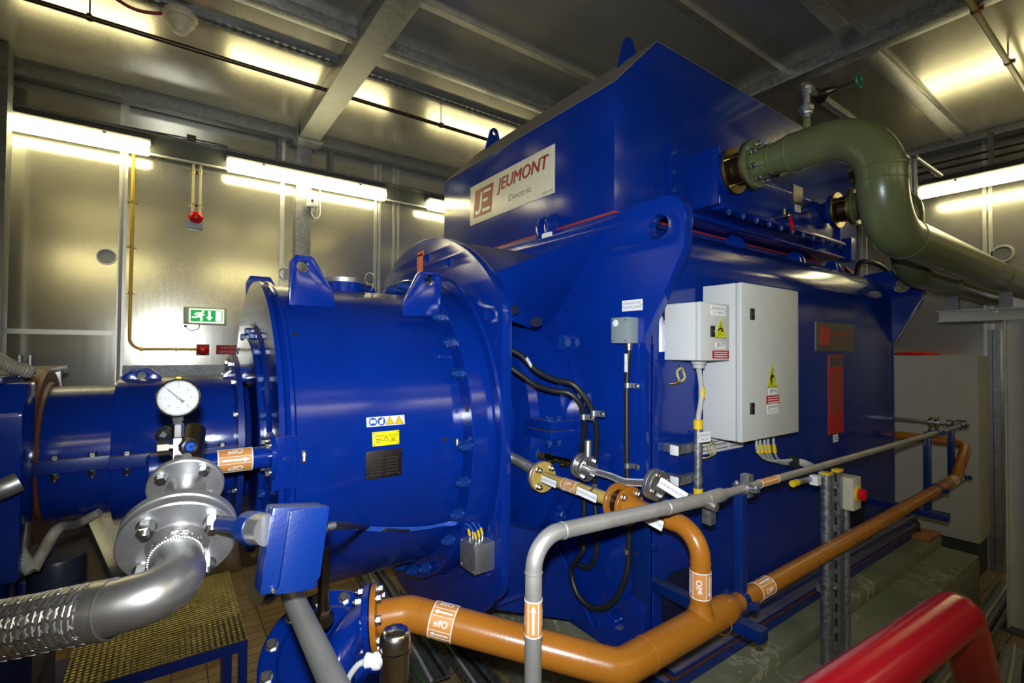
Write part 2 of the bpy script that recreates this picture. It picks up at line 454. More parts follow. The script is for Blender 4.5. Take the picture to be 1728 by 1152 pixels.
def glyphs(s, shear=0.0, bold=0.0):
    if (s, shear, bold) not in _txt:
        c = bpy.data.curves.new('t', 'FONT'); c.body = s; c.align_x = 'CENTER'; c.align_y = 'CENTER'; c.size = 1; c.shear = shear; c.resolution_u = 3; c.offset = bold
        o = bpy.data.objects.new('t', c); me = o.to_mesh()
        vs = [(p.co.x, p.co.y) for p in me.vertices]; fs = [tuple(p.vertices) for p in me.polygons]
        o.to_mesh_clear(); bpy.data.objects.remove(o); bpy.data.curves.remove(c)
        _txt[(s, shear, bold)] = (vs, fs)
    return _txt[(s, shear, bold)]
def text(m, s, o, u, v, h, width=None, shear=0.0, off=0.0008, bold=0.0):
    """letters lying on a plane: h = capital height, width = stretched to this length"""
    vs, fs = glyphs(s, shear, bold)
    x0, x1 = min(p[0] for p in vs), max(p[0] for p in vs); y0, y1 = min(p[1] for p in vs), max(p[1] for p in vs)
    ky = h / 0.7; kx = width / (x1 - x0) if width else ky
    u, v = V(u).normalized(), V(v).normalized(); n = u.cross(v)
    m.add([V(o) + u * ((p[0] - (x0 + x1) / 2) * kx) + v * ((p[1] - (y0 + y1) / 2) * ky) + n * off for p in vs], fs)
def bend_text(m, s, o, ax, ref, r, h, along, a_mid, s_mid, off=0.0012, flip=1):
    """letters bent round a pipe; along='axis' reads along the pipe, 'round' reads around it"""
    vs, fs = glyphs(s, 0.0, 0.016); k = h / 0.7
    ax = V(ax).normalized(); u, v = ortho(ax, ref); out = []; tris = []
    def split(t, n=0):
        # cut long triangles so that they follow the curve of the pipe
        e = [(abs(t[i][1] - t[(i + 1) % 3][1]) if along == 'axis' else abs(t[i][0] - t[(i + 1) % 3][0]), i) for i in range(3)]
        L, i = max(e)
        if L * k < 0.0035 or n > 7: tris.append(t); return
        a, b, c = t[i], t[(i + 1) % 3], t[(i + 2) % 3]; q = ((a[0] + b[0]) / 2, (a[1] + b[1]) / 2)
        split((a, q, c), n + 1); split((q, b, c), n + 1)
    for f in fs:
        for i in range(1, len(f) - 1): split((vs[f[0]], vs[f[i]], vs[f[i + 1]]))
    for t in tris:
        for x, y in t:
            x *= k * flip; y *= k * flip
            sa, ta = (x, y) if along == 'axis' else (-y, x)
            a = a_mid + ta / r
            out.append(V(o) + ax * (s_mid + sa) + (u * math.cos(a) + v * math.sin(a)) * (r + off))
    m.add(out, [(3 * i, 3 * i + 1, 3 * i + 2) for i in range(len(tris))])
def bend_poly(m, pts, o, ax, ref, r, a_mid, s_mid, off=0.0012, sub=4):
    """polygon in (along, around) metres laid on a pipe"""
    ax = V(ax).normalized(); u, v = ortho(ax, ref); P = []
    for i in range(len(pts)):
        a, b = pts[i], pts[(i + 1) % len(pts)]
        for j in range(sub): P.append((a[0] + (b[0] - a[0]) * j / sub, a[1] + (b[1] - a[1]) * j / sub))
    tr = geometry.tessellate_polygon([[V(p[0], p[1], 0) for p in P]])
    m.add([V(o) + ax * (s_mid + p[0]) + (u * math.cos(a_mid + p[1] / r) + v * math.sin(a_mid + p[1] / r)) * (r + off) for p in P], tr)
def pipe_label(parent, o, ax, ref, r, L, a_arrow, a_text, span=(-PI, PI), flow=1, word='Olie', flip=1, film=None):
    """orange flow label wrapped round a pipe: white borders, arrow and word"""
    lab = M().patch(o, ax, ref, r + 0.0004, -L / 2, L / 2, span[0], span[1], 40).build('flow_label', film or M_labelorange, parent, label='orange pipe label with white arrow and the word ' + word)
    w = M(); b = 0.0035
    w.patch(o, ax, ref, r + 0.0012, -L / 2, -L / 2 + b, span[0], span[1], 40); w.patch(o, ax, ref, r + 0.0012, L / 2 - b, L / 2, span[0], span[1], 40)
    k = max(1, round(2 * PI * r / 0.074)); per = 2 * PI / k; wa = per * 0.38
    hw = min(0.0085, r * wa * 0.36); hl = L * 0.17
    for i in range(k):
        a = a_arrow + per * i
        for e in (-1, 1): w.patch(o, ax, ref, r + 0.0012, -L / 2, L / 2, a + e * wa / 2 - 0.0009 / r, a + e * wa / 2 + 0.0009 / r, 2)
        bend_poly(w, [(flow * L * 0.4, 0), (flow * (L * 0.4 - hl), hw), (flow * (L * 0.4 - hl), hw * 0.36), (-flow * L * 0.38, hw * 0.36), (-flow * L * 0.38, -hw * 0.36), (flow * (L * 0.4 - hl), -hw * 0.36), (flow * (L * 0.4 - hl), -hw)], o, ax, ref, r, a, 0, 0.0014)
        bend_text(w, word, o, ax, ref, r, min(0.021, r * (per - wa) * 0.5, L * 0.24), 'axis', a + per / 2, 0, 0.0016, flip)
    w.build('lettering', M_whiteprint, lab)
    return lab
def braid(m, path, r, n=10, pitch=0.09, wid=None, amp=None, step=0.004, th=0.0006):
    """woven wire sleeve: n flat strands each way, passing over and under each other"""
    P = [V(p) for p in path]; L = [0]
    for i in range(1, len(P)): L.append(L[-1] + (P[i] - P[i - 1]).length)
    fr = []; t = (P[1] - P[0]).normalized(); u, v = ortho(t)
    for i, p in enumerate(P):
        d = (P[min(i + 1, len(P) - 1)] - P[max(i - 1, 0)]).normalized(); q = t.rotation_difference(d); u = q @ u; v = q @ v; t = d
        fr.append((p, u.copy(), v.copy()))
    def pt(s, a, rr):
        i = 0
        while i < len(L) - 2 and L[i + 1] < s: i += 1
        f = (s - L[i]) / max(1e-9, L[i + 1] - L[i]); f = min(1, max(0, f))
        p = fr[i][0].lerp(fr[i + 1][0], f); uu = fr[i][1].lerp(fr[i + 1][1], f); vv = fr[i][2].lerp(fr[i + 1][2], f)
        return p + (uu * math.cos(a) + vv * math.sin(a)) * rr
    wid = wid or 0.8 * 2 * PI * r / n * 0.5; amp = amp or r * 0.02
    N = max(2, int(L[-1] / step))
    for sg in (1, -1):
        for k in range(n):
            rs = []
            for j in range(N + 1):
                s = L[-1] * j / N; a = sg * 2 * PI * s / pitch + 2 * PI * k / n
                h = amp * sg * math.tanh(3 * math.cos(n * 2 * PI * s / pitch))
                da = wid / r
                rs.append([pt(s, a - da / 2, r + h), pt(s, a + da / 2, r + h), pt(s, a + da / 2, r + h - th * 2), pt(s, a - da / 2, r + h - th * 2)])
            m.rings(rs)
    m.tube(P, r - amp * 1.2, 20)
    return m

# ------------------------------------------------------------------ the room
YW, XR, ZC = 5.5, 6.93, 4.48
XL, YN = -4.0, -2.6
T = 0.12
def wall(name, *b, mat): return M().box(*b).build(name, mat, kind='structure')
M().box(XL - T, XR + T, YN - T, YW + T, -0.1, 0).build('floor', M_tile, kind='structure')
wall('ceiling', XL - T, XR + T, YN - T, YW + T, ZC, ZC + 0.1, mat=M_ceil)
wall('wall_left', XL - T, XR + T, YW, YW + T, 0, ZC, mat=M_wall)
wall('wall_right', XR, XR + T, YN, YW, 0, ZC, mat=M_wallright)
wall('wall_near', XL - T, XR + T, YN - T, YN, 0, ZC, mat=M_wall)
wall('wall_end', XL - T, XL, YN, YW, 0, ZC, mat=M_wallright)
tn = [0]
def trim(m, mat=None, bevel=0):
    tn[0] += 1; return m.build('trim_%d' % tn[0], mat or M_trim, kind='structure', bevel=bevel)
# joint strips of the left wall, top to floor
for px, wd in ((206, 0.06), (475, 0.04), (633, 0.03), (640, 0.025), (664, 0.03), (671, 0.025)):
    x = at(px, 420, Y=YW).x
    trim(M().box(x - wd / 2, x + wd / 2, YW - 0.012, YW, 0, ZC))
a, b = at(0, 556, Y=YW), at(190, 562, Y=YW)
trim(M().box(-3.9, b.x, YW - 0.006, YW, b.z - 0.02, b.z + 0.02))
a = at(255, 616, Y=YW)
trim(M().box(at(207, 616, Y=YW).x, 1.0, YW - 0.03, YW, a.z - 0.16, a.z), M_galvdark)
for y in (at(1672, 400, X=XR).y, at(1460, 400, X=XR).y):
    for d in (0.0, 0.045): trim(M().box(XR - 0.014, XR, y - 0.015 + d, y + 0.015 + d, 0, ZC))
# joint strips of the ceiling
for px, py, wd, mt in ((850, 70, 0.055, M_trim), (1220, 58, 0.05, M_trim)):
    y = at(px, py, Z=ZC - 0.02).y
    trim(M().box(XL, XR, y - wd / 2, y + wd / 2, ZC - 0.025, ZC), mt)

def beam(name, label, m, mat=None, cat='steel beam', bevel=0.004):
    return m.build(name, mat or M_galv, label=label, cat=cat, bevel=bevel)
# galvanised beams under the ceiling
ax0 = 1.06
beam('ceiling_beam', 'heavy galvanised box beam crossing the ceiling above the blue drum', M().box(ax0, ax0 + 0.2, YN, 5.28, 4.35, ZC), galvanised('dull_spangled_beam', (0.24, 0.245, 0.24), 0.5))
pk = M().box(ax0 - 0.03, ax0 + 0.23, 5.2, 5.44, 4.33, 4.35); pk.box(ax0 - 0.02, ax0 - 0.008, 5.22, 5.3, 4.33, ZC)
pl = thing('steel_column', 'galvanised steel column on the left wall under the heavy ceiling beam', 'column', (ax0 + 0.1, 5.45, 0))
M().box(ax0 + 0.02, ax0 + 0.17, 5.425, 5.495, 0, 4.33).build('post', M_galv, pl, bevel=0.006)
pk.build('head_plate', M_galv, pl)
beam('wall_beam', 'galvanised beam running along the top of the left wall', M().box(XL, XR, 5.34, 5.48, 4.36, ZC), M_galvdark)
y = at(750, 125, Z=4.41).y
beam('ceiling_purlin', 'grey purlin along the ceiling between slotted channel and bright ceiling joint', M().box(XL, XR, y - 0.05, y + 0.04, 4.40, ZC), M_galv)
y = at(730, 166, Z=4.43).y
sl = M().box(XL, XR, y - 0.022, y + 0.022, 4.5, ZC)
ch = thing('slotted_channel', 'slotted steel channel along the ceiling next to the smoke detector', 'channel', (1.0, y, 4.43))
M().box(-2.5, XR, y - 0.022, y + 0.018, 4.452, ZC).build('rail', M_galvdark, ch)
te = [(-2.5, 4.454), (-2.5, 4.446)]; q = -2.48
while q < XR - 0.1:
    te += [(q, 4.446), (q + 0.006, 4.437), (q + 0.03, 4.437), (q + 0.036, 4.446)]; q += 0.06
te += [(XR, 4.446), (XR, 4.454)]
M().plate(te, (0, y + 0.024, 0), X, Z, 0.004).build('toothed_edge', M_galvdark, ch)
xr = 4.02
beam('ceiling_beam', 'galvanised beam crossing the ceiling over the green pipe', M().box(xr, xr + 0.14, YN, 5.29, 4.38, ZC))
y = at(1540, 160, Z=4.43).y
beam('ceiling_purlin', 'galvanised purlin crossing under the beam at the upper right of the ceiling', M().box(XL, XR - 0.1, y - 0.055, y + 0.055, 4.43, ZC))
beam('wall_beam', 'galvanised beam along the top of the right wall', M().box(XR - 0.2, XR - 0.05, YN, 5.28, 4.40, ZC))
# column at the far left edge of the view
cx = at(8, 60, Y=5.2).x
M().box(cx - 0.12, cx + 0.04, 5.12, 5.28, 0, ZC).build('steel_column', M_galvdark, label='dark steel column at the far left end of the left wall', cat='column', bevel=0.005)

# thin pipes with clamps under the ceiling
def ceiling_pipe(name, label, y, z, r, x0, x1, clamps, mat, cm, ring=True):
    t = thing(name, label, 'pipe', (x0, y, z))
    M().cyl((x0, y, z), (x1, y, z), r, n=16).build('pipe', mat, t)
    for x in clamps:
        c = M(); c.lathe((x - 0.014, y, z), X, [(0, r + 0.006), (0.028, r + 0.006)], 20); c.cyl((x, y, z), (x, y, ZC), 0.005, n=8)
        c.box(x - 0.012, x + 0.012, y - r - 0.02, y - r, z - 0.012, z + 0.012)
        c.build('clamp', cm, t)
p1 = at(576, 160, Z=4.38)
ceiling_pipe('sprinkler_pipe', 'thin dark steel pipe hanging under the ceiling on the left with clamps', p1.y, 4.38, 0.017, -3.9, XR - 0.25, [at(152, 33, Z=4.38).x, at(590, 163, Z=4.38).x, at(742, 213, Z=4.38).x], M_iron, M_iron)
p1 = at(1680, 72, Z=4.36)
ceiling_pipe('sprinkler_pipe', 'olive yellow pipe with red clamps under the ceiling at the upper right', p1.y, 4.36, 0.018, 3.2, XR - 0.1, [at(1647, 18, Z=4.36).x, at(1703, 105, Z=4.36).x], paint('olive_yellow_paint', (0.3, 0.24, 0.07), 0.35, peel=0), paint('dull_red_clamp', (0.2, 0.02, 0.02), 0.4, peel=0))
# smoke detector on the ceiling
c = at(304, 42, Z=4.38); n = Z
sd = thing('smoke_detector', 'cream smoke detector hanging under the ceiling at the upper left', 'smoke detector', (c.x, c.y, 4.34))
M().lathe((c.x, c.y, ZC), -Z, [(0, 0.03), (0.02, 0.03), (0.021, 0.1), (0.05, 0.1), (0.065, 0.09)], 28).build('mounting_base', M_detector, sd)
M().lathe((c.x, c.y, ZC - 0.065), -Z, [(0, 0.08), (0.02, 0.086), (0.035, 0.076), (0.055, 0.058), (0.065, 0.052), (0.09, 0.04), (0.095, 0.01)], 28).build('sensor_head', M_detector, sd)
M().tube(spline([V(c.x - 0.06, c.y + 0.02, ZC - 0.02), V(c.x - 0.14, c.y + 0.05, ZC - 0.05), V(c.x - 0.26, c.y + 0.06, ZC - 0.06), V(c.x - 0.4, c.y + 0.04, ZC - 0.02)], 6), 0.011, 8).build('cable', paint('red_cable', (0.3, 0.02, 0.02), 0.5, peel=0), sd)

# ------------------------------------------------------------------ lamps on their rails
def lamp(name, label, o, d, L, h=0.075, mat=None, group=None):
    """fluorescent batten: o = left end of the lit cover, d = direction along the tube, facing out and down"""
    d = V(d); out = d.cross(Z)  # out of the wall when d runs to the right seen from the room
    t = thing(name, label, 'light', o + d * L / 2, group)
    m = M(); rs = []
    # moulded cover: bulges forward, wraps under the tray and shows a little behind it
    pr = [(-0.055, -0.012), (-0.052, -0.04), (-0.03, -0.058), (0.0, -0.066), (0.035, -0.062), (0.062, -0.045), (0.075, -0.015), (0.075, 0.015), (0.062, 0.038), (0.03, 0.05), (-0.02, 0.052), (-0.055, 0.045)]
    for s, k in ((0, 0.9), (0.012, 1), (L - 0.012, 1), (L, 0.9)):
        rs.append([o + d * s + out * (x * k) + Z * (z * k) for x, z in pr])
    m.rings(rs); m.build('diffuser', mat or M_lamp, t)
    M().frame(o, d, out, Z, -0.01, L + 0.01, -0.066, 0.04, 0.05, 0.075).build('body', M_lampbody, t, bevel=0.004)
    for s in (0.3, L - 0.3): M().frame(o, d, out, Z, s - 0.012, s + 0.012, 0.05, 0.07, 0.035, 0.055).build('clip', M_steelbolt, t)
    return t
LY = 5.33; LZ = at(516, 301, Y=LY - 0.05).z + 0.01
# rail that carries the lamps along the left wall
rl = thing('lamp_rail', 'dark grey channel rail along the left wall carrying the tube lamps', 'rail', (0, 5.4, 3.9))
rm = M().box(-3.5, 4.6, LY + 0.075, LY + 0.085, LZ - 0.02, LZ + 0.14)
rm.build('web', M_channel, rl)
M().box(-3.5, 4.6, LY + 0.03, LY + 0.14, LZ + 0.135, LZ + 0.15).build('top_flange', M_galvdark, rl)
M().box(-3.5, 4.6, LY + 0.07, LY + 0.1, LZ - 0.035, LZ - 0.02).build('bottom_flange', M_lampbody, rl)
for x in (at(476, 225, Y=5.33).x, at(564, 245, Y=5.33).x, 3.2, -1.8):
    M().box(x - 0.02, x + 0.02, LY + 0.1, LY + 0.13, LZ + 0.13, 4.42).build('hanger', M_galvdark, rl)
    M().box(x - 0.015, x + 0.015, LY + 0.1, YW - 0.005, LZ + 0.15, LZ + 0.17).build('hanger', M_galvdark, rl)
cbl = M(); 
for k in range(3): cbl.tube(spline([V(-3.4, LY + 0.06 + 0.02 * k, LZ + 0.158 + 0.004 * k), V(-1, LY + 0.07 + 0.02 * k, LZ + 0.158), V(0.35, LY + 0.05 + 0.02 * k, LZ + 0.16 + 0.03 * (k == 1)), V(0.8, LY + 0.06 + 0.015 * k, LZ + 0.157), V(4.4, LY + 0.06 + 0.02 * k, LZ + 0.158)], 8), 0.007, 8)
cbl.build('rail_cables', M_black, label='black cables lying on the lamp rail along the left wall', cat='cable')
jb = at(323, 226, Y=LY + 0.04)
M().box(jb.x - 0.035, jb.x + 0.035, LY, LY + 0.06, LZ + 0.151, LZ + 0.2).build('junction_box', M_iron, label='small dark junction box on top of the lamp rail above the red beacon', cat='junction box', bevel=0.004)
e1, e2a, e2b, e3 = at(252, 244, Y=LY).x, at(384, 276, Y=LY).x, at(649, 326, Y=LY).x, at(723, 348, Y=LY).x
LL = e2b - e2a
lg = 'tube lamps along the left wall'
lamp('tube_lamp', 'lit tube lamp at the left end of the left wall rail', V(e1 - LL, LY, LZ - 0.01), X, LL, group=lg)
lamp('tube_lamp', 'lit tube lamp in the middle of the rail above the red beacon and white detector', V(e2a, LY, LZ - 0.01), X, LL, group=lg)
lamp('tube_lamp', 'lit tube lamp on the left wall half hidden behind the blue cooler box', V(e3, LY, LZ - 0.01), X, LL, group=lg)
# right wall: rail, lamp
LX = XR - 0.34
rz = at(1600, 315, X=LX).z
rr = thing('lamp_rail', 'dark channel rail along the right wall above the grey cabinet', 'rail', (LX, 1.2, rz))
M().box(LX + 0.075, LX + 0.085, -2.2, 5.2, rz - 0.02, rz + 0.14).build('web', M_channel, rr)
M().box(LX + 0.03, LX + 0.14, -2.2, 5.2, rz + 0.135, rz + 0.15).build('top_flange', M_galvdark, rr)
M().box(LX + 0.07, LX + 0.1, -2.2, 5.2, rz - 0.035, rz - 0.02).build('bottom_flange', M_channel, rr)
for y in (at(1668, 250, X=LX).y, -1.0, 3.5):
    M().box(LX + 0.1, LX + 0.13, y - 0.02, y + 0.02, rz + 0.13, 4.42).build('hanger', M_galvdark, rr)
ya = at(1553, 318, X=LX).y
lamp('tube_lamp', 'lit tube lamp on the right wall beside the green pipe', V(LX, ya, rz - 0.01), -Y, LL)
m = M()
for z, x in ((4.2, XR - 0.12), (4.28, XR - 0.1)): m.cyl((x, -2.3, z), (x, 5.0, z), 0.011, n=10)
m.build('wall_conduit', M_iron, label='pair of thin brown conduits high on the right wall', cat='conduit')
# more lamps of the same room behind the camera
M_dimlamp = emit('dimmed_lit_diffuser', LAMP_COLOR, LAMP_STRENGTH * 0.7)  # lamp emission turned down to weaken its reflection in the steel walls
for x, wn in ((-1.8, 'left'), (0.8, 'middle'), (2.95, 'right')):
    lamp('tube_lamp', 'lit tube lamp on the near wall behind the viewer, %s one of three' % wn, V(x + LL, YN + 0.4, LZ), -X, LL, mat=M_dimlamp)

# ------------------------------------------------------------------ things on the left wall
def conduit(name, label, pts, r, mat, bend=0.0, clips=(), cat='conduit', clipmat=None):
    t = thing(name, label, cat, pts[0])
    M().tube(pts, r, 12, bend).build('pipe', mat, t)
    for c in clips:
        d = V(c[1]); u, v = ortho(d)
        cl = M().lathe(V(c[0]) - d * 0.01, d, [(0, r + 0.003), (0.02, r + 0.003)], 16)
        cl.frame(V(c[0]), d, Y.cross(d).normalized() if abs(d.y) < 0.9 else X, Y, -0.008, 0.008, -r - 0.025, r + 0.025, 0.0, 0.006)
        cl.build('clip', clipmat or mat, t)
    return t
yy = YW - 0.03
P = lambda x, y, Yp=yy: at(x, y, Y=Yp)
cz = [P(224, 341), P(222, 416), P(217, 493)]
a, b, c = P(228, 262), P(214, 582), P(334, 591)
b.x = (a.x + P(216, 560).x) / 2; a.x = b.x; c.z = b.z = P(280, 589).z
conduit('yellow_conduit', 'yellow conduit down the left wall bending to the red button', [V(b.x, yy, 4.0), b, c], 0.013, M_conduit, 0.1,
        [(V(b.x, yy, q.z), Z) for q in cz] + [(V(P(238, 588).x, yy, b.z), X), (V(P(297, 590).x, yy, b.z), X)], clipmat=M_brass)
gx = P(213, 400).x
conduit('grey_conduit', 'grey conduit down the left wall right beside the yellow one', [V(gx - 0.035, yy, 4.0), V(gx - 0.035, yy, 0)], 0.012, M_cablegrey)
bt = at(342, 590, Y=YW)
k = thing('alarm_button', 'red round alarm button at the end of the yellow conduit', 'alarm button', bt + V(0, -0.03, -0.05))
M().box(bt.x - 0.052, bt.x + 0.052, YW - 0.035, YW, bt.z - 0.052, bt.z + 0.052).build('back_box', plain('brown_grey_box', (0.14, 0.11, 0.09), 0.5), k, bevel=0.005)
M().lathe((bt.x, YW - 0.034, bt.z), -Y, [(0, 0.05), (0.02, 0.05), (0.035, 0.046), (0.05, 0.034), (0.056, 0.01)], 28).build('red_dome', M_redplastic, k)
# beacon under the lamps
bc = at(330, 371, Y=YW)
k = thing('alarm_beacon', 'red alarm beacon hanging below the lamp rail on two cream conduits', 'beacon', bc + V(0, -0.04, -0.1))
M().box(bc.x - 0.06, bc.x + 0.06, YW - 0.05, YW, bc.z - 0.09, bc.z + 0.02).build('back_box', plain('pale_blue_box', (0.3, 0.33, 0.4), 0.4), k, bevel=0.006)
M().ball((bc.x, YW - 0.07, bc.z + 0.01), 0.062, 1, 0.9, 0.9).build('red_dome', M_redplastic, k)
for s, px in ((-1, 326), (1, 338)):
    x = P(px, 320).x
    conduit('cream_conduit', 'cream conduit down to the red beacon, %s one of the pair' % ('left' if s < 0 else 'right'), [V(x, yy, 4.0), V(x, yy, bc.z + 0.03)], 0.011, M_cream, 0, [(V(x, yy, P(330, 346).z), Z), (V(x, yy, P(330, 290).z), Z)], clipmat=M_brass)
# exit sign
q0, q1, q2 = at(310, 514, Y=YW - 0.06), at(383, 518, Y=YW - 0.06), at(310, 546, Y=YW - 0.06)
sz = 0.165; zc = (q0.z + q2.z) / 2 - 0.008
k = thing('exit_sign', 'lit green emergency exit sign with running figure on the left wall', 'exit sign', V((q0.x + q1.x) / 2, YW, zc - sz / 2))
M().box(q0.x, q1.x, YW - 0.05, YW, zc - sz / 2, zc + sz / 2).build('case', M_exitcase, k, bevel=0.012)
gx0, gx1 = q0.x + 0.055, q1.x - 0.035; gz0, gz1 = zc - 0.055, zc + 0.055; yf = YW - 0.052
M().box(gx0 - 0.012, gx1 + 0.012, yf - 0.003, yf + 0.006, gz0 - 0.012, gz1 + 0.012).build('lit_border', M_exitwhite, k)
pn = M().box(gx0, gx1, yf - 0.006, yf - 0.002, gz0, gz1).build('green_panel', M_exitgreen, k)
W = gx1 - gx0; Hh = gz1 - gz0
pic = M(); S = lambda pts: pic.plate([(x * W, z * Hh) for x, z in pts], (gx0, yf - 0.0065, gz0), X, Z, 0.0015)
S([(0.78, 0.06), (0.97, 0.06), (0.97, 0.94), (0.78, 0.94)])
S([(0.54, 0.92), (0.62, 0.92), (0.62, 0.42), (0.69, 0.42), (0.58, 0.1), (0.47, 0.42), (0.54, 0.42)])
S([(0.38 + 0.045 * math.cos(i * PI / 5), 0.86 + 0.1 * math.sin(i * PI / 5)) for i in range(10)])
S([(0.2, 0.78), (0.33, 0.8), (0.38, 0.68), (0.44, 0.6), (0.42, 0.52), (0.37, 0.55), (0.34, 0.4), (0.38, 0.36), (0.36, 0.06), (0.29, 0.06), (0.3, 0.3), (0.24, 0.42), (0.18, 0.28), (0.04, 0.3), (0.04, 0.42), (0.15, 0.43), (0.2, 0.56), (0.24, 0.66), (0.2, 0.68), (0.15, 0.56), (0.1, 0.6), (0.14, 0.74)])
pic.build('pictogram', M_exitwhite, pn)
e = at(313, 550, Y=YW - 0.01); f = at(337, 547, Y=YW - 0.02)
M().tube(spline([e, e + V(0.04, 0, -0.04), e + V(0.1, 0, -0.02), f], 6), 0.004, 8).build('cable', M_cablegrey, k)
M().ball((e.x, YW - 0.008, e.z), 0.012).build('gland', M_blacktext, k)
# red notice
q = at(386, 590, Y=YW); wq = (at(408, 592, Y=YW) - at(366, 590, Y=YW)).x
k = M().box(q.x - wq / 2, q.x + wq / 2 + 0.03, YW - 0.004, YW, q.z - 0.045, q.z + 0.045).build('red_notice', M_redlabel, label='red notice with two white text lines on the left wall beside the alarm button', cat='sign')
m = M(); 
text(m, 'BIJ BRANDALARM', V(q.x + 0.015, YW - 0.004, q.z + 0.018), X, Z, 0.02, wq * 0.78); text(m, 'RUIMTE VERLATEN', V(q.x + 0.015, YW - 0.004, q.z - 0.02), X, Z, 0.02, wq * 0.84)
m.build('lettering', plain('faded_white_print', (0.6, 0.35, 0.35), 0.5), k)
# round caps and the white detector
for px, py, lb in ((180, 433, 'round steel cap on the left wall beside the joint left of the yellow conduit'), (482, 463, 'round steel cap on the left wall behind the left lifting lug of the drum')):
    q = at(px, py, Y=YW)
    k = thing('round_cover', lb, 'cap', q)
    M().lathe((q.x, YW, q.z), -Y, [(0, 0.06), (0.006, 0.06), (0.006, 0.002)], 32).build('disc', M_lampbody, k, smooth=20)
    M().lathe((q.x, YW, q.z), -Y, [(0, 0.06), (0.012, 0.062), (0.012, 0.07), (0, 0.072)], 32, (False, False)).build('rim', M_trim, k, smooth=20)
q = at(528, 341, Y=5.42)
k = thing('motion_detector', 'white detector box with a loop of cable on the galvanised wall column', 'detector', q)
u = V(1, -0.35, 0).normalized(); v = V(0, 0, 1); n = u.cross(v)
M().frame(q, u, v, n, -0.055, 0.055, -0.06, 0.06, 0, 0.05).build('case', M_white, k, bevel=0.012)
M().frame(q, u, v, n, -0.012, 0.012, -0.015, 0.015, 0.049, 0.053).build('lens', M_blacktext, k)
M().tube(spline([q + V(0, 0, -0.05), q + V(-0.01, 0, -0.12), q + V(0.03, 0, -0.17), q + V(0.07, 0, -0.13), q + V(0.08, 0.02, 0.0), q + V(0.08, 0.03, 0.3)], 6), 0.006, 8).build('cable', M_white, k)

# ------------------------------------------------------------------ things at the right wall
c0 = at(1650, 600, X=6.45); cz1 = c0.z
k = thing('floor_cabinet', 'tall beige grey floor cabinet standing against the right wall', 'cabinet', (6.65, 1.6, 0))
M().box(6.45, XR - 0.01, c0.y, 2.6, 0.36, cz1).build('body', M_beige, k, bevel=0.006)
M().box(6.49, XR - 0.01, c0.y + 0.03, 2.57, 0.0, 0.36).build('plinth', M_channel, k)
q = at(1545, 597, X=6.6)
M().lathe((6.62, q.y, cz1), Z, [(0, 0.19), (0.012, 0.2), (0.03, 0.17), (0.036, 0.02)], 32).build('helmet', M_redplastic, label='red round cover lying on top of the beige grey cabinet', cat='cover')
q = at(1692, 428, X=XR)
k = thing('wall_ring', 'round steel ring on the right wall above the support column', 'ring', q)
m = M(); m.lathe((XR, q.y, q.z), -X, [(0, 0.07), (0.014, 0.07), (0.014, 0.085), (0, 0.09)], 36); m.build('rim', M_trim, k)
M().lathe((XR, q.y, q.z), -X, [(0, 0.07), (0.004, 0.069), (0.004, 0.01)], 36).build('disc', M_galvdark, k)
for yy2, wd in ((at(1674, 700, X=XR).y, 0.03), (at(1683, 700, X=XR - 0.05).y, 0.05)):
    trim(M().box(XR - 0.05, XR, yy2 - wd / 2, yy2 + wd / 2, 0, 2.45), M_galv)

# ------------------------------------------------------------------ plinth under the generator
YC, ZX = 2.88, 1.74          # shaft axis
pl = thing('concrete_plinth', 'stepped green coated concrete plinth with white lime stains under the generator', 'plinth', (3.6, 2.5, 0))
def slab(x0, x1, y0, y1, z0, z1, r): 
    m = M(); m.box(x0, x1, y0, y1, z0, z1); return m
slab(1.9, 5.6, 1.06, 4.94, 0, 0.51, 0).build('lower_step', M_plinth, pl, bevel=0.02)
slab(1.92, 5.6, 1.3, 4.7, 0.505, 0.6, 0).build('upper_step', M_plinth, pl, bevel=0.02)

# ------------------------------------------------------------------ generator
gen = thing('generator', 'big dark blue generator with lifting lugs standing on the green plinth', 'generator', (3.6, YC, 0.6))
GX0, GX1, GY0, GY1, GZ0, GZ1, GR = 1.95, 5.25, 1.55, 4.45, 0.78, 2.92, 0.3
prof = [(GY0, GZ0)]
for i in range(13):
    a = PI / 2 * i / 12; prof.append((GY0 + GR - GR * math.cos(a), GZ1 - GR + GR * math.sin(a)))
for i in range(13):
    a = PI / 2 * i / 12; prof.append((GY1 - GR + GR * math.sin(a), GZ1 - GR + GR * math.cos(a)))
prof.append((GY1, GZ0))
M().rings([[V(x, p[0], p[1]) for p in prof] for x in (GX0, GX1)]).build('housing', M_blue, gen, bevel=0.0)
def circ(c, r, n=24): return [(c[0] + r * math.cos(2 * PI * i / n), c[1] + r * math.sin(2 * PI * i / n)) for i in range(n)]
def arc(c, r, a0, a1, n=8): return [(c[0] + r * math.cos(math.radians(a0 + (a1 - a0) * i / n)), c[1] + r * math.sin(math.radians(a0 + (a1 - a0) * i / n))) for i in range(n + 1)]
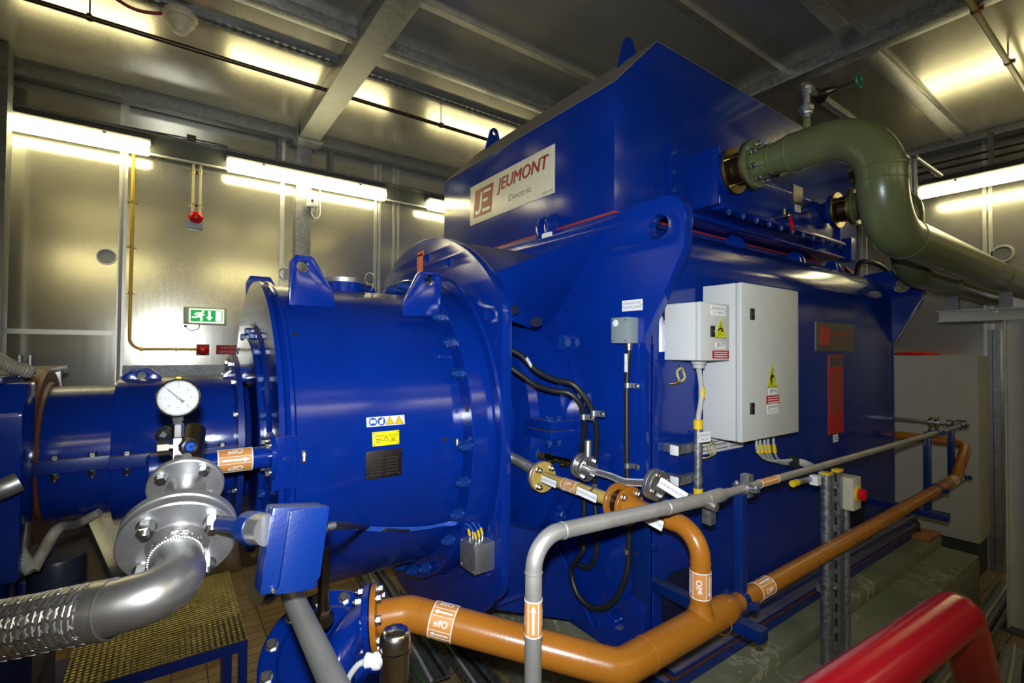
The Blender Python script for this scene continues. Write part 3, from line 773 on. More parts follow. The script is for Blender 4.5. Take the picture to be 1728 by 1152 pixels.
# end plates in plane x, coordinates (y, z); near lug first
lugc = (1.475, 2.795)
near = [(1.55, 0.66), (1.55, 2.28), (1.33, 2.68)] + arc((1.44, 2.82), 0.115, 190, 90, 8) + [(1.62, 2.935), (1.9, 2.9)]
far = [(2 * YC - p[0], p[1]) for p in reversed(near)]
outl = near + far
foot = [(3.9, 0.66), (3.6, 0.9), (2.4, 0.9), (2.1, 0.66)]
for x, nm in ((1.9, 'front_end_plate'), (5.24, 'rear_end_plate')):
    M().plate(list(reversed(outl)) if False else outl + foot, (x, 0, 0), Y, Z, 0.06, [circ(lugc, 0.06), circ((2 * YC - lugc[0], lugc[1]), 0.06), circ((1.72, 0.83), 0.05), circ((4.28, 0.83), 0.05)]).build(nm, M_blue, gen, bevel=0.006)
# weld bead at the near front corner
wb = M(); q = random.Random(3)
for i in range(90):
    z = 0.85 + i * 0.0155
    wb.ball((1.962, 1.548, z), 0.008, 1, 1, 1.25, 6, 5)
wb.build('weld_bead', M_blue, gen)
# ring plate facing the drum
RX0, RX1, RR, RF = 1.33, 1.385, 1.165, 0.935
ring = [(YC + max(-RF, min(RF, RR * math.cos(a))), ZX + RR * math.sin(a)) for a in [2 * PI * i / 96 for i in range(96)]]
hl = [circ((YC + 1.03 * math.cos(math.radians(a)), ZX + 1.03 * math.sin(math.radians(a))), 0.022, 14) for a in (143, 98, 84, 40, 217, 250, 290)]
hl = [circ((YC + 1.04 * math.cos(math.radians(a)), ZX + 1.04 * math.sin(math.radians(a))), 0.026, 14) for a in (142, 95, 111, 40, 218)]
M().plate(ring, (RX0, 0, 0), Y, Z, RX1 - RX0, [circ((YC, ZX), 0.8, 72)] + hl).build('ring_plate', M_blue, gen, bevel=0.006)
M().lathe((1.33, YC, ZX), X, [(0.0, 0.9), (-0.012, 0.905), (-0.014, 0.95), (0.0, 0.955)], 96, (False, False)).build('ring_step', M_blue, gen)
# bracket between ring and end plate: roof, floor and the radial gussets beside the shaft opening
A, B, Cq, D = at(829, 462, X=RX1), at(1025, 386, X=1.905), at(922, 560, X=1.905), at(862, 537, X=RX1)
def mir(p): return V(p.x, 2 * YC - p.y, p.z)
def flip(p): return V(p.x, p.y, 2 * ZX - p.z)
def prism(m, q, t):
    n = (q[1] - q[0]).cross(q[3] - q[0]).normalized() * t; return m.rings([[p for p in q], [p + n for p in q]])
A2, B2, C2, D2 = at(797, 1022, X=RX1), at(1003, 1052, X=1.905), at(936, 903, X=1.905), at(862, 888, X=RX1)
for f, nm in ((lambda p: p, 'upper_gusset'), (flip, 'lower_gusset')):
    qd = [A, B, Cq, D] if nm[0] == 'u' else [A2, B2, C2, D2]; k = 0.03 if nm[0] == 'u' else -0.03
    prism(M(), qd, k).build(nm, M_blue if k > 0 else M_bluedirty, gen)
    prism(M(), [mir(p) for p in qd], -k).build(nm, M_blue, gen)
    ta = math.atan2(A.z - ZX, A.y - YC); tb = PI - ta; m = M(); rs = []
    for i in range(33):
        a = ta + (tb - ta) * i / 32; cs, sn = math.cos(a), math.sin(a)
        rs.append([f(V(x, YC + r * cs, ZX + r * sn)) for x, r in ((RX1, RR - 0.01), (1.9, RR - 0.01), (1.9, RR - 0.03), (RX1, RR - 0.03))])
    m.rings(rs); m.build('bracket_roof' if nm[0] == 'u' else 'bracket_floor', M_bluedirty, gen)
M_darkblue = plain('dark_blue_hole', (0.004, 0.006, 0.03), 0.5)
# two drilled holes of the upper gusset as dark recesses
for px, py in ((866, 523), (905, 543)):
    n = (B - A).cross(D - A).normalized(); d = (at(px, py, d=1.0) - V(0, 0, EYE)); t = (A - V(0, 0, EYE)).dot(n) / d.dot(n); p = V(0, 0, EYE) + d * t
    if n.dot(V(0, 0, EYE) - p) < 0: n = -n
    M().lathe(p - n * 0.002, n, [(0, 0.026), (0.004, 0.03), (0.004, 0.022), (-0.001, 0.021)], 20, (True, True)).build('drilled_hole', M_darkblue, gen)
# weld along the lower gusset
wl = M(); a, b = B2, C2
for i in range(46):
    p = a.lerp(b, i / 45); wl.ball(p + V(-0.02, -0.006, 0), 0.011, 1, 1, 1, 6, 5)
wl.build('weld_bead', M_blue, gen)
# bearing housing inside the bracket
bh = M().lathe((1.40, YC, ZX), X, [(0.0, 0.42), (0.04, 0.45), (0.04, 0.5), (0.1, 0.5), (0.1, 0.56), (0.27, 0.56), (0.29, 0.70), (0.34, 0.72), (0.38, 0.87), (0.46, 0.87), (0.46, 0.925), (0.51, 0.925)], 72, (False, False)).build('bearing_housing', M_blue, gen)
M().lathe((1.25, YC, ZX), X, [(0.0, 0.2), (0.6, 0.2)], 32).build('shaft', M_steel, gen)
p = at(930, 722, X=1.78)
sb = M()
for s, z0, z1 in ((0, 0.004, 0.05), (0, -0.05, -0.004)): sb.box(1.68, 1.88, p.y - 0.12, p.y + 0.12, ZX + 0.03 + z0, ZX + 0.03 + z1)
sb = sb.build('split_flange', M_blue, gen, bevel=0.008)
for dx in (1.71, 1.78, 1.85):
    bolt(gen, (dx, p.y - 0.07, ZX + 0.08), Z, 0.036); bolt(gen, (dx, p.y - 0.07, ZX - 0.02), -Z, 0.036, style='nut')
for px, py, s in ((925, 692, 0.045), (948, 684, 0.036), (930, 612, 0.036), (900, 565, 0.036), (945, 752, 0.034), (885, 730, 0.036), (945, 858, 0.036)):
    q = at(px, py, X=1.84); bolt(gen, q, -X, s, M_steelbolt if px == 925 else M_blue)
for px, py in ((942, 578), (936, 862)):
    q = at(px, py, X=1.86)
    M().frame(q, Y, Z, X, -0.05, 0.05, -0.045, 0.045, -0.04, 0.05).build('locating_block', M_blue, gen, bevel=0.004)
    bolt(gen, q + V(-0.0, -0.05, 0.0), -Y, 0.05)
q = at(895, 598, X=1.8)
M().plate([(-0.04, -0.03), (0.04, -0.03), (0.04, 0.02), (0.0, 0.045), (-0.04, 0.02)], q, -Y, Z, 0.02, [circ((0.0, 0.005), 0.014, 12)]).build('eye_plate', M_blue, gen, bevel=0.003)
# skid rails and feet
for y0, y1 in ((1.42, 1.62), (4.38, 4.58)):
    m = M(); m.box(1.96, 5.42, y0, y1, 0.68, 0.70); m.box(1.96, 5.42, y0 + 0.06, y1 - 0.06, 0.70, 0.78); m.box(1.96, 5.42, y0, y1, 0.76, 0.785)
    m.build('skid_rail', M_bluedirty, gen, bevel=0.003)
    M().box(1.9, 5.5, y0 + 0.01, y1 - 0.01, 0.6, 0.672).build('grout_strip', M_bluedirty, gen, bevel=0.004); M().box(1.94, 5.45, y0 - 0.006, y1 + 0.006, 0.672, 0.68).build('rust_edge', M_rust, gen)
q = at(1532, 890, Y=1.42)
fp = M().box(5.28, 5.58, 1.31, 1.64, 0.602, 0.632).build('foot_plate', paint('rust_orange_paint', (0.3, 0.1, 0.02), 0.5, worn=(0.1, 0.05, 0.03)), gen, bevel=0.003)
bolt(gen, (5.46, 1.46, 0.632), Z, 0.075, M_iron, style='nut')
M().box(5.26, 5.34, 1.45, 1.6, 0.632, 0.8).build('foot_block', M_bluedirty, gen, bevel=0.004)
# flat dark plates low on the side, painting in the shade of cut outs
for x in (2.16, 4.45):
    m = M(); o = [(x + 0.13, 0.80), (x + 0.13, 1.0)] + arc((x + 0.05, 1.0), 0.08, 0, 90, 6) + arc((x - 0.05, 1.0), 0.08, 90, 180, 6) + [(x - 0.13, 0.80)]
    m.plate(o, (0, GY0 - 0.004, 0), X, Z, 0.003).build('opening_shade', plain('recess_shade', (0.002, 0.004, 0.03), 0.6), gen)
# stiffener low on the front plate and its bolt
q = at(1085, 950, X=1.9)
M().box(1.885, 1.9, q.y - 0.05, q.y + 0.06, 1.0, 1.36).build('bracket_plate', M_blue2, gen, bevel=0.003)
bolt(gen, at(1104, 922, X=1.885), -X, 0.03, M_blue2)
# lashing plates on the housing roof along the cooler
for px, py in ((1248, 408), (1350, 434), (1412, 448)):
    q = at(px, py, Y=1.8); q.z = GZ1 - 0.02
    for d in (-0.035, 0.035):
        M().plate([(-0.07, -0.03), (0.07, -0.03), (0.05, 0.05)] + arc((0, 0.05), 0.05, 0, 180, 8) + [(-0.05, 0.05)], (q.x + d, 1.83, GZ1 - 0.02), -Y, Z, 0.02).build('lashing_plate', M_blue, gen, bevel=0.003)
# data plates on the side
def side_plate(px0, py0, px1, py1, px1b, py1b, name, mat, lab, Yp=GY0, t=0.004, parent=gen, bevel=0.0):
    a, b = at(px0, py0, Y=Yp), at(px1, py1, Y=Yp); c = at(px1b, py1b, Y=Yp)
    return M().box(a.x, b.x, Yp - t, Yp, c.z, (a.z + b.z) / 2).build(name, mat, parent, label=lab, bevel=bevel), a.x, b.x, c.z, (a.z + b.z) / 2
np_, x0, x1, z0, z1 = side_plate(1376, 541, 1441, 549, 1376, 592, 'name_plate', M_brassplate, 'brass coloured maker plate with red square emblem')
def emblem(m, mw, o, u, v, w, h):
    """red square emblem with the letters J and E cut in white"""
    n = V(u).cross(V(v)); 
    def poly(mm, pts, off): mm.plate([(x * w, y * h) for x, y in pts], V(o) + n * off, u, v, 0.0006)
    poly(m, [(0, 0), (0.9, 0.0), (1, 1), (0.1, 1)], 0.0004)
    J = [(0.09, 0.17), (0.11, 0.25), (0.15, 0.27), (0.2, 0.2), (0.26, 0.2), (0.31, 0.28), (0.38, 0.86), (0.47, 0.86), (0.4, 0.26), (0.34, 0.14), (0.26, 0.1), (0.15, 0.1)]
    poly(mw, J, 0.0012)
    poly(mw, [(0.52, 0.78), (0.88, 0.78), (0.89, 0.87), (0.53, 0.87)], 0.0012)
    poly(mw, [(0.5, 0.47), (0.72, 0.47), (0.73, 0.57), (0.51, 0.57)], 0.0012)
    poly(mw, [(0.46, 0.12), (0.83, 0.12), (0.84, 0.22), (0.47, 0.22)], 0.0012)
mr, mw = M(), M(); w = x1 - x0; h = z1 - z0; yp = GY0 - 0.004
emblem(mr, mw, (x0 + 0.08 * w, yp, z0 + 0.22 * h), X, Z, 0.27 * w, 0.62 * h)
text(mr, 'JEUMONT', (x0 + 0.66 * w, yp, z0 + 0.62 * h), X, Z, 0.16 * h, 0.5 * w, 0.15); text(mr, 'Electric', (x0 + 0.66 * w, yp, z0 + 0.33 * h), X, Z, 0.11 * h, 0.3 * w, 0.15)
mr.build('lettering', plain('bright_red_print', (0.6, 0.03, 0.02), 0.4), np_); mw.build('emblem_letters', M_brassplate, np_)
rp, x0, x1, z0, z1 = side_plate(1397, 597, 1422, 599, 1397, 734, 'data_plate', paint('red_anodised_plate', (0.45, 0.02, 0.02), 0.45, peel=0), 'tall narrow red data plate under the maker plate')
m = M(); r9 = random.Random(5)
m.box(x0 + 0.01, x1 - 0.01, GY0 - 0.0055, GY0 - 0.004, z1 - 0.09, z1 - 0.015)
for i in range(26):
    z = z1 - 0.13 - i * 0.012; xx = x0 + 0.012
    while xx < x1 - 0.03:
        l = r9.uniform(0.01, 0.035); m.box(xx, min(xx + l, x1 - 0.01), GY0 - 0.0055, GY0 - 0.004, z, z + 0.004); xx += l + 0.008
m.build('lettering', M_brassplate, rp)
for px, py in ((1402, 697), (1420, 693)): bolt(rp, at(px, py, Y=GY0 - 0.004), -Y, 0.008, M_steelbolt, style='dome', name='rivet')
def tagplate(parent, c, u, v, w, h, lines, name='tag_plate', mat=None, tmat=None, lab=None, t=0.002, fh=0.2, rivets=True):
    """small engraved plate centred at c on the plane (u, v)"""
    u, v = V(u).normalized(), V(v).normalized(); n = u.cross(v)
    o = M().frame(V(c), u, v, n, -w / 2, w / 2, -h / 2, h / 2, 0, t).build(name, mat or M_tag, parent, label=lab)
    m = M(); k = len(lines)
    for i, l in enumerate(lines):
        if l[0] == '#':
            # print too fine to read: a row of short strokes in word groups
            rr_ = random.Random(l + name); x = -w * 0.4
            while x < w * 0.36:
                L_ = rr_.uniform(0.05, 0.16) * w
                m.frame(V(c) + v * (h * (0.5 - (i + 0.75) / (k + 0.5))), u, v, n, x, min(x + L_, w * 0.4), -h * 0.05, h * 0.05, t, t + 0.0005); x += L_ + 0.025 * w
            continue
        text(m, l, V(c) + v * (h * (0.5 - (i + 0.75) / (k + 0.5))) + n * t, u, v, h * fh, min(w * 0.86, h * fh * 0.95 * len(l)))
    m.build('lettering', tmat or M_greytext, o)
    if rivets:
        for s in (-1, 1): bolt(o, V(c) + u * (s * w * 0.45) + n * t, n, min(0.006, h * 0.09), M_black, style='dome', name='rivet')
    return o
q = at(1410, 739, Y=GY0); tagplate(gen, q, X, Z, 0.085, 0.055, ['#1', '#2'], lab='small white tag under the red data plate', rivets=False)
q = at(1067, 515, X=1.9); tagplate(gen, q, -Y, Z, 0.13, 0.055, ['SOMALEXX1201', 'LAZT B4 | DAMPS'], lab='white engraved tag above the grey sensor box')
# strip of white tags under the large cabinet
for r in range(2):
    for c in range(3):
        qq = V(2.16 + 0.0 + 0.155 * c + 0.24, GY0, 1.735 - 0.062 * r)
        tagplate(gen, qq, X, Z, 0.15, 0.058, ['#a%d%d' % (r, c), '#b%d%d' % (r, c)], lab='white tag below the large cabinet', rivets=False)

# ------------------------------------------------------------------ cooler box on top of the generator
CX0, CX1, CY0, CY1, CZ0, CZ1 = 2.115, 5.62, 1.95, 4.09, 3.0, 4.167
cool = thing('cooler_box', 'tall blue cooler box with sloping dusty front edge on top of the generator', 'cooler', (3.8, 3.0, 2.93))
pr = [(CX0, CZ0), (CX1, CZ0), (CX1, 3.78), (CX1 - 0.39, CZ1), (CX0 + 0.39, CZ1), (CX0, 3.78)]
M().rings([[V(p[0], y, p[1]) for p in pr] for y in (CY0, CY1)]).build('casing', M_blue, cool, bevel=0.006)
bv = [(CX0 + 0.002, 3.783), (CX0 + 0.39, CZ1 + 0.001), (CX1 - 0.39, CZ1 + 0.001), (CX1 - 0.39, CZ1 + 0.005), (CX0 + 0.388, CZ1 + 0.005), (CX0 - 0.002, 3.785)]
M().rings([[V(p[0], y, p[1]) for p in bv] for y in (CY0 + 0.004, CY1 - 0.004)]).build('dusty_roof', M_dusty, cool)
M().box(CX0 - 0.06, CX1 - 0.1, CY0 - 0.06, CY1 + 0.06, 2.955, 2.985).build('base_flange', M_bluedirty, cool, bevel=0.003)
M().box(CX0 - 0.05, CX1 - 0.12, CY0 - 0.05, CY1 + 0.05, 2.925, 2.955).build('white_seal', plain('pale_sealant', (0.5, 0.48, 0.46), 0.6), cool)
M().box(CX0 - 0.055, CX1 - 0.12, CY0 - 0.055, CY1 + 0.055, 2.985, 3.0).build('red_gasket', plain('red_gasket', (0.32, 0.02, 0.02), 0.6), cool)
def roof_lug(px, py, h):
    q = at(px, py, Z=CZ1)
    x = CX0 + 0.42
    M().plate([(-0.1, -0.06), (0.1, -0.06), (0.045, h - 0.04)] + arc((0, h - 0.045), 0.045, 0, 180, 8), (x, q.y, CZ1), X, Z, 0.03, [circ((0, h - 0.05), 0.02, 14)]).build('lifting_eye', M_blue, cool, bevel=0.003)
roof_lug(1055, 107, 0.17); 
q = at(806, 268, Z=CZ1)
M().plate([(-0.1, -0.06), (0.1, -0.06), (0.045, 0.13)] + arc((0, 0.125), 0.045, 0, 180, 8), (CX0 + 0.42, min(q.y, 3.9), CZ1), X, Z, 0.03, [circ((0, 0.12), 0.02, 14)]).build('lifting_eye', M_blue, cool, bevel=0.003)
# maker plate on the front
FP = CX0 - 0.003
cn = [at(793, 321, X=FP), at(936, 238, X=FP), at(936, 322, X=FP), at(795, 383, X=FP)]
y1, y0, z1, z0 = (cn[0].y + cn[3].y) / 2, (cn[1].y + cn[2].y) / 2, (cn[0].z + cn[1].z) / 2, (cn[2].z + cn[3].z) / 2
mp = M().box(FP - 0.003, CX0, y0, y1, z0, z1).build('maker_plate', M_plaque, cool, label='large cream plate with dark red maker name', bevel=0.001)
FP -= 0.003
W, Hh = y1 - y0, z1 - z0
U = -Y
def pq(px, py): 
    q = at(780 + px / 7.2, 230 + py / 7.2, X=FP); return V((q.y, q.z))
mr, mw, mg = M(), M(), M()
lo = [at(780 + a / 7.2, 230 + b / 7.2, X=FP) for a, b in ((135, 1005), (355, 910), (395, 548), (165, 665))]
lw = lo[0].y - lo[1].y; lh = ((lo[3].z - lo[0].z) + (lo[2].z - lo[1].z)) / 2
emblem(mr, mw, V(FP, lo[0].y, (lo[0].z + lo[1].z) / 2), U, Z, lw * 1.1, lh)
a, b = at(780 + 425 / 7.2, 230 + 610 / 7.2, X=FP), at(780 + 1050 / 7.2, 230 + 330 / 7.2, X=FP)
for k_ in (-1, 0, 1): text(mr, 'JEUMONT', (FP, (a.y + b.y) / 2 + k_ * 0.0045, (a.z + b.z) / 2 + k_ * 0.002), U, Z, 0.095, a.y - b.y, 0.2, off=0.0008 + 0.0001 * k_)
a, b = at(780 + 560 / 7.2, 230 + 745 / 7.2, X=FP), at(780 + 848 / 7.2, 230 + 635 / 7.2, X=FP)
text(mg, 'Electric', (FP, (a.y + b.y) / 2, (a.z + b.z) / 2), U, Z, 0.045, a.y - b.y, 0.2)
a, b = at(780 + 975 / 7.2, 230 + 700 / 7.2, X=FP), at(780 + 1100 / 7.2, 230 + 650 / 7.2, X=FP)
text(mg, '387/4-192', (FP, (a.y + b.y) / 2, (a.z + b.z) / 2), U, Z, 0.017, a.y - b.y)
mr.build('red_lettering', M_redtext, mp); mw.build('emblem_letters', M_plaque, mp); mg.build('grey_lettering', M_greytext, mp)
# clamp lumps below the plate and its white tag
for px in (924, 938):
    q = at(px, 392, X=CX0 - 0.06)
    M().plate([(-0.075, -0.06), (0.075, -0.06), (0.075, 0.05)] + arc((0, 0.05), 0.075, 0, 180, 8), (CX0 - 0.06, q.y, 2.97), -X, Z, 0.03).build('clamp_plate', M_blue, cool, bevel=0.004)
q = at(921, 402, X=CX0 - 0.15); M().box(CX0 - 0.15, CX0 - 0.135, q.y - 0.045, q.y + 0.04, q.z - 0.035, q.z + 0.035).build('blank_tag', M_tag, cool)
bolt_ring(cool, (CX0 - 0.03, 3.0, 2.985), Z, 0.0001, 1, 0.03)
# tube bundle frame and water header on the near side
M().box(2.58, 4.78, CY0 - 0.05, CY0, 3.03, 3.52).build('bundle_frame', M_blue, cool, bevel=0.003)
fl = M().box(2.52, 4.8, CY0 - 0.2, CY0 - 0.01, 3.02, 3.035).build('lower_ledge', M_blue, cool, bevel=0.002)
for i in range(14): bolt(cool, (2.66 + i * 0.16, CY0 - 0.15, 3.035), Z, 0.03)
for i in range(4): bolt(cool, (2.6, CY0 - 0.05, 3.1 + i * 0.12), -Y, 0.026)
HX0, HX1, HY0, HZ0, HZ1 = 2.76, 4.52, 1.70, 3.12, 3.37
hd = M().box(HX0, HX1, HY0, CY0 - 0.04, HZ0, HZ1).build('water_header', M_blue, cool, bevel=0.008)
M().box(HX0 - 0.02, HX0, HY0 - 0.02, CY0 - 0.03, HZ0 - 0.01, 3.47).build('header_end_plate', M_blue, cool, bevel=0.003)
M().box(HX1, HX1 + 0.02, HY0 - 0.02, CY0 - 0.03, HZ0 - 0.03, HZ1 + 0.03).build('header_end_plate', M_blue, cool, bevel=0.003)
M().box(HX0, HX1 + 0.02, HY0 - 0.05, HY0 + 0.03, HZ0 - 0.035, HZ0 - 0.015).build('header_flange', M_blue, cool, bevel=0.002)
M().box(HX0, HX1 + 0.02, HY0 - 0.0, HY0 + 0.05, HZ1, HZ1 + 0.012).build('header_flange', M_blue, cool, bevel=0.002)
for i in range(11):
    bolt(cool, (HX0 + 0.08 + i * 0.165, HY0 - 0.03, HZ0 - 0.035), -Z, 0.026, style='nut'); bolt(cool, (HX0 + 0.08 + i * 0.165, HY0 + 0.03, HZ1 + 0.012), Z, 0.022)
q0, q1 = at(1338, 306, Y=HY0), at(1354, 348, Y=HY0)
M().box(q0.x, q1.x, HY0 - 0.004, HY0, q1.z - 0.01, q0.z - 0.02).build('data_plate', M_brassplate, cool, label='pale vertical data plate on the water header')
q = at(1346, 352, Y=HY0 - 0.004); tagplate(cool, q, X, Z, 0.09, 0.05, ['#1', '#2'], lab='small white tag below the header data plate', rivets=False)
NX1, NX2 = 2.85, 4.36
n1, n2 = at(1240, 288, X=NX1), at(1408, 356, X=NX2)
NZ1, NZ2 = n1.z, n2.z
for nx, nz in ((NX1, NZ1), (NX2, NZ2)):
    M().cyl((nx, HY0 + 0.03, nz), (nx, HY0 - 0.03, nz), 0.085, n=32).build('nozzle', M_blue, cool)
    M().flange((nx, HY0 - 0.045, nz), Y, 0.135, 0.022, 0).build('nozzle_flange', M_blue, cool)
M().tube(spline([at(1312, 294, Y=1.88), at(1340, 283, Y=1.86), at(1352, 285, Y=1.85), at(1362, 277, Y=1.85), at(1400, 262, Y=1.86), at(1440, 255, Y=1.9)], 6), 0.02, 10).build('dark_pipe', M_iron, label='dark brown bent pipe along the cooler box just under the green pipe', cat='pipe')
# drain cock with red lever
q = at(1318, 366, Y=HY0 - 0.06)
dc = thing('drain_cock', 'small brass drain cock with red lever under the water header', 'valve', q)
M().cyl(q + V(0, 0.09, 0.0), q + V(0, -0.05, 0.0), 0.014, n=12).build('body', M_chrome, dc)
M().cyl(q + V(0, -0.02, 0.0), q + V(0, -0.02, 0.05), 0.011, n=12).build('stem', M_brass, dc)
M().ball(q + V(0, -0.05, 0), 0.016).build('cap', M_brass, dc)
M().bar(q + V(0.0, -0.055, 0.01), q + V(0.04, -0.06, -0.1), 0.018, 0.008).build('lever', M_redplastic, dc)
# small bracket and cable loop near the rear of the housing roof
q = at(1425, 425, Y=CY0)
M().box(q.x - 0.06, q.x + 0.06, CY0 - 0.08, CY0 - 0.0, q.z - 0.1, q.z + 0.12).build('wall_bracket', M_blue, cool, bevel=0.004)
cc = at(1468, 458, Y=1.75)
M().tube(spline([at(1441, 470, Y=1.95), at(1445, 462, Y=1.8), at(1452, 442, Y=1.7), at(1480, 446, Y=1.6), at(1499, 460, Y=1.6), at(1490, 472, Y=1.65), at(1460, 472, Y=1.75), at(1442, 468, Y=1.85), at(1425, 452, Y=1.9)], 8), 0.02, 12).build('looped_cable', M_black, label='loop of thick black cable lying on the rear end of the generator roof', cat='cable')

# ------------------------------------------------------------------ coupling drum
drum = thing('coupling_drum', 'round blue coupling drum bolted to the ring of the generator', 'drum', (0.8, YC, ZX - 0.83))
DX0, DX1, DR = 0.368, 1.195, 0.797
M().lathe((0, YC, ZX), X, [(DX0, 0.5), (DX0, DR + 0.012), (DX0 + 0.018, DR + 0.018), (DX0 + 0.03, DR + 0.002), (DX0 + 0.042, DR + 0.018), (DX0 + 0.056, DR + 0.018), (DX0 + 0.066, DR), (DX1, DR)], 96, (False, False)).build('shell', M_blue, drum, smooth=25)
M().lathe((0, YC, ZX), X, [(DX1, DR - 0.02), (DX1, 0.888), (DX1 + 0.006, 0.894), (1.332, 0.894), (1.332, 0.78)], 96, (False, False)).build('bolt_flange', M_blue, drum, bevel=0)
M().lathe((0, YC, ZX), X, [(DX0 - 0.032, 0.3), (DX0 - 0.032, 0.51), (DX0 - 0.026, 0.52), (DX0 - 0.012, 0.52), (DX0 - 0.012, 0.58), (DX0, 0.6)], 80, (False, False)).build('hub_cover', M_blue, drum, smooth=25)
bolt_ring(drum, (DX0 - 0.012, YC, ZX), -X, 0.55, 20, 0.032, ref=Z)
rg = random.Random(2)
u, v = ortho(-X, Z)
for i in range(30):
    a = 2 * PI * (i + 0.5) / 30
    p = V(DX1, YC, ZX) + (u * math.cos(a) + v * math.sin(a)) * 0.85
    if i % 5 == 3: M().lathe(p, -X, [(0, 0.016), (0.0015, 0.016), (0.0015, 0.002)], 14).build('bolt_hole', M_blacktext, drum)
    else: bolt(drum, p, -X, 0.046, style='nut')
def drum_lug(px, py, pts, h, Yp, name='lifting_lug', label=None):
    """trapezoid lug standing on the drum; pts are photo pixels on the plane y = Yp"""
    q = [at(a, b, Y=Yp) for a, b in pts]; c = at(px, py, Y=Yp)
    M().plate([(p.x, p.z) for p in q], (0, Yp, 0), X, Z, 0.035, [circ((c.x, c.z), h, 20)]).build(name, M_blue, drum, label=label, bevel=0.004)
YL = 2.48
drum_lug(508, 451, [(486, 520), (561, 520), (560, 496), (528, 438), (522, 434), (497, 431), (487, 442)], 0.027, YL, label='left lifting lug with hole')
drum_lug(720, 474, [(674, 534), (738, 534), (741, 468), (735, 461), (706, 459), (701, 463), (676, 512)], 0.026, 2.37, label='right lifting lug with hole')
def back_lug(x):
    M().plate([(x - 0.07, 2.3), (x + 0.09, 2.3), (x + 0.09, 2.58), (x + 0.06, 2.635), (x - 0.05, 2.635), (x - 0.07, 2.59)], (0, 2 * YC - YL, 0), X, Z, 0.035, [circ((x + 0.01, 2.575), 0.027, 16)]).build('lifting_lug', M_blue, drum, bevel=0.004)
back_lug(0.45); back_lug(1.08)
mq = at(579, 480, Y=YC)
M().lathe((mq.x, YC, 2.5), Z, [(0, 0.12), (0.08, 0.12)], 40).build('manhole_neck', M_blue, drum)
M().lathe((mq.x, YC, 2.58), Z, [(0, 0.118), (0.002, 0.128), (0.026, 0.128), (0.028, 0.12), (0.028, 0.095), (0.036, 0.09), (0.04, 0.02)], 40).build('manhole_lid', M_steelflange, drum, label='bright round steel lid')
M().tube([V(mq.x + 0.14 + 0.028 * math.cos(a), YC - 0.05, 2.62 + 0.035 * math.sin(a)) for a in [2 * PI * i / 16 for i in range(17)]] + [V(mq.x + 0.15, YC - 0.05, 2.55)], 0.004, 6).build('wire_loop', M_steelbolt, drum)
# plates on the drum front, bent to its shell
def on_drum(px, py, rr=DR):
    d = at(px, py, d=1.0) - V(0, 0, EYE); o = V(0, 0, EYE)
    a = d.y ** 2 + d.z ** 2; b = 2 * ((o.y - YC) * d.y + (o.z - ZX) * d.z); c = (o.y - YC) ** 2 + (o.z - ZX) ** 2 - rr * rr
    t = (-b - math.sqrt(b * b - 4 * a * c)) / (2 * a); return o + d * t
def drum_plate(px, py, w, h, name, mat, lab, t=0.002, lift=0.0015, rivets=True):
    c = on_drum(px, py); n = V(0, c.y - YC, c.z - ZX).normalized(); v = n.cross(X); v = v if v.z > 0 else -v
    c = c + n * lift
    o = M().frame(c, X, v, X.cross(v), -w / 2, w / 2, -h / 2, h / 2, 0, t).build(name, mat, drum, label=lab, bevel=0.0008)
    if rivets:
        for sx in (-1, 1):
            for sy in (-1, 1): bolt(o, c + X * (sx * w * 0.44) + v * (sy * h * 0.4) + n * t, n, 0.006, M_steelbolt, style='dome', name='rivet')
    return o, c + n * t, v
a, b = on_drum(619, 712), on_drum(683, 708); w1 = b.x - a.x
o, c, v = drum_plate(651, 710, w1, 0.042, 'safety_sign', M_tag, 'white strip with two blue rounds and two yellow triangles')
mb, my, mk, mwh = M(), M(), M(), M()
n = X.cross(v)
for i, dx in enumerate((-0.34, -0.12)):
    cc = c + X * (dx * w1); mb.plate(circ((0, 0), 0.0185, 28), cc, X, v, 0.0005)
    if i == 0:
        mwh.plate([(-0.012, -0.008), (-0.001, -0.006), (-0.001, 0.009), (-0.012, 0.007)], cc + n * 0.0006, X, v, 0.0004); mwh.plate([(0.001, -0.006), (0.012, -0.008), (0.012, 0.007), (0.001, 0.009)], cc + n * 0.0006, X, v, 0.0004)
    else:
        mwh.plate([(-0.009, -0.012), (0.006, -0.012), (0.008, 0.0), (0.009, 0.012), (0.003, 0.013), (-0.002, 0.004), (-0.009, 0.006)], cc + n * 0.0006, X, v, 0.0004)
for dx in (0.1, 0.345):
    cc = c + X * (dx * w1)
    mk.plate([(-0.021, -0.017), (0.021, -0.017), (0, 0.02)], cc, X, v, 0.0004); my.plate([(-0.018, -0.0155), (0.018, -0.0155), (0, 0.0165)], cc + n * 0.0004, X, v, 0.0005)
mb.build('blue_symbols', M_blueprint, o); mk.build('symbol_borders', M_blacktext, o); my.build('yellow_symbols', plain('amber_print', (0.7, 0.42, 0.0), 0.4), o); mwh.build('white_symbols', M_whiteprint, o)
a, b = on_drum(629, 740), on_drum(674, 740); w2 = b.x - a.x
o, c, v = drum_plate(651, 739, w2, 0.062, 'danger_sign', M_yellowlabel, 'yellow danger sign with a warning triangle')
m = M()
text(m, 'GEFAHR', c + X * (-0.25 * w2) + v * 0.012, X, v, 0.008, w2 * 0.36); text(m, 'DANGER', c + X * (0.27 * w2) + v * 0.012, X, v, 0.008, w2 * 0.36)
for i in range(3):
    for s, L in ((-1, (0.24, 0.2, 0.2)), (1, (0.18, 0.14, 0.26))): m.frame(c + X * (s * 0.27 * w2) + v * (-0.002 - 0.0065 * i), X, v, n, -L[i] * w2 / 2, L[i] * w2 / 2, -0.0012, 0.0012, 0, 0.0006)
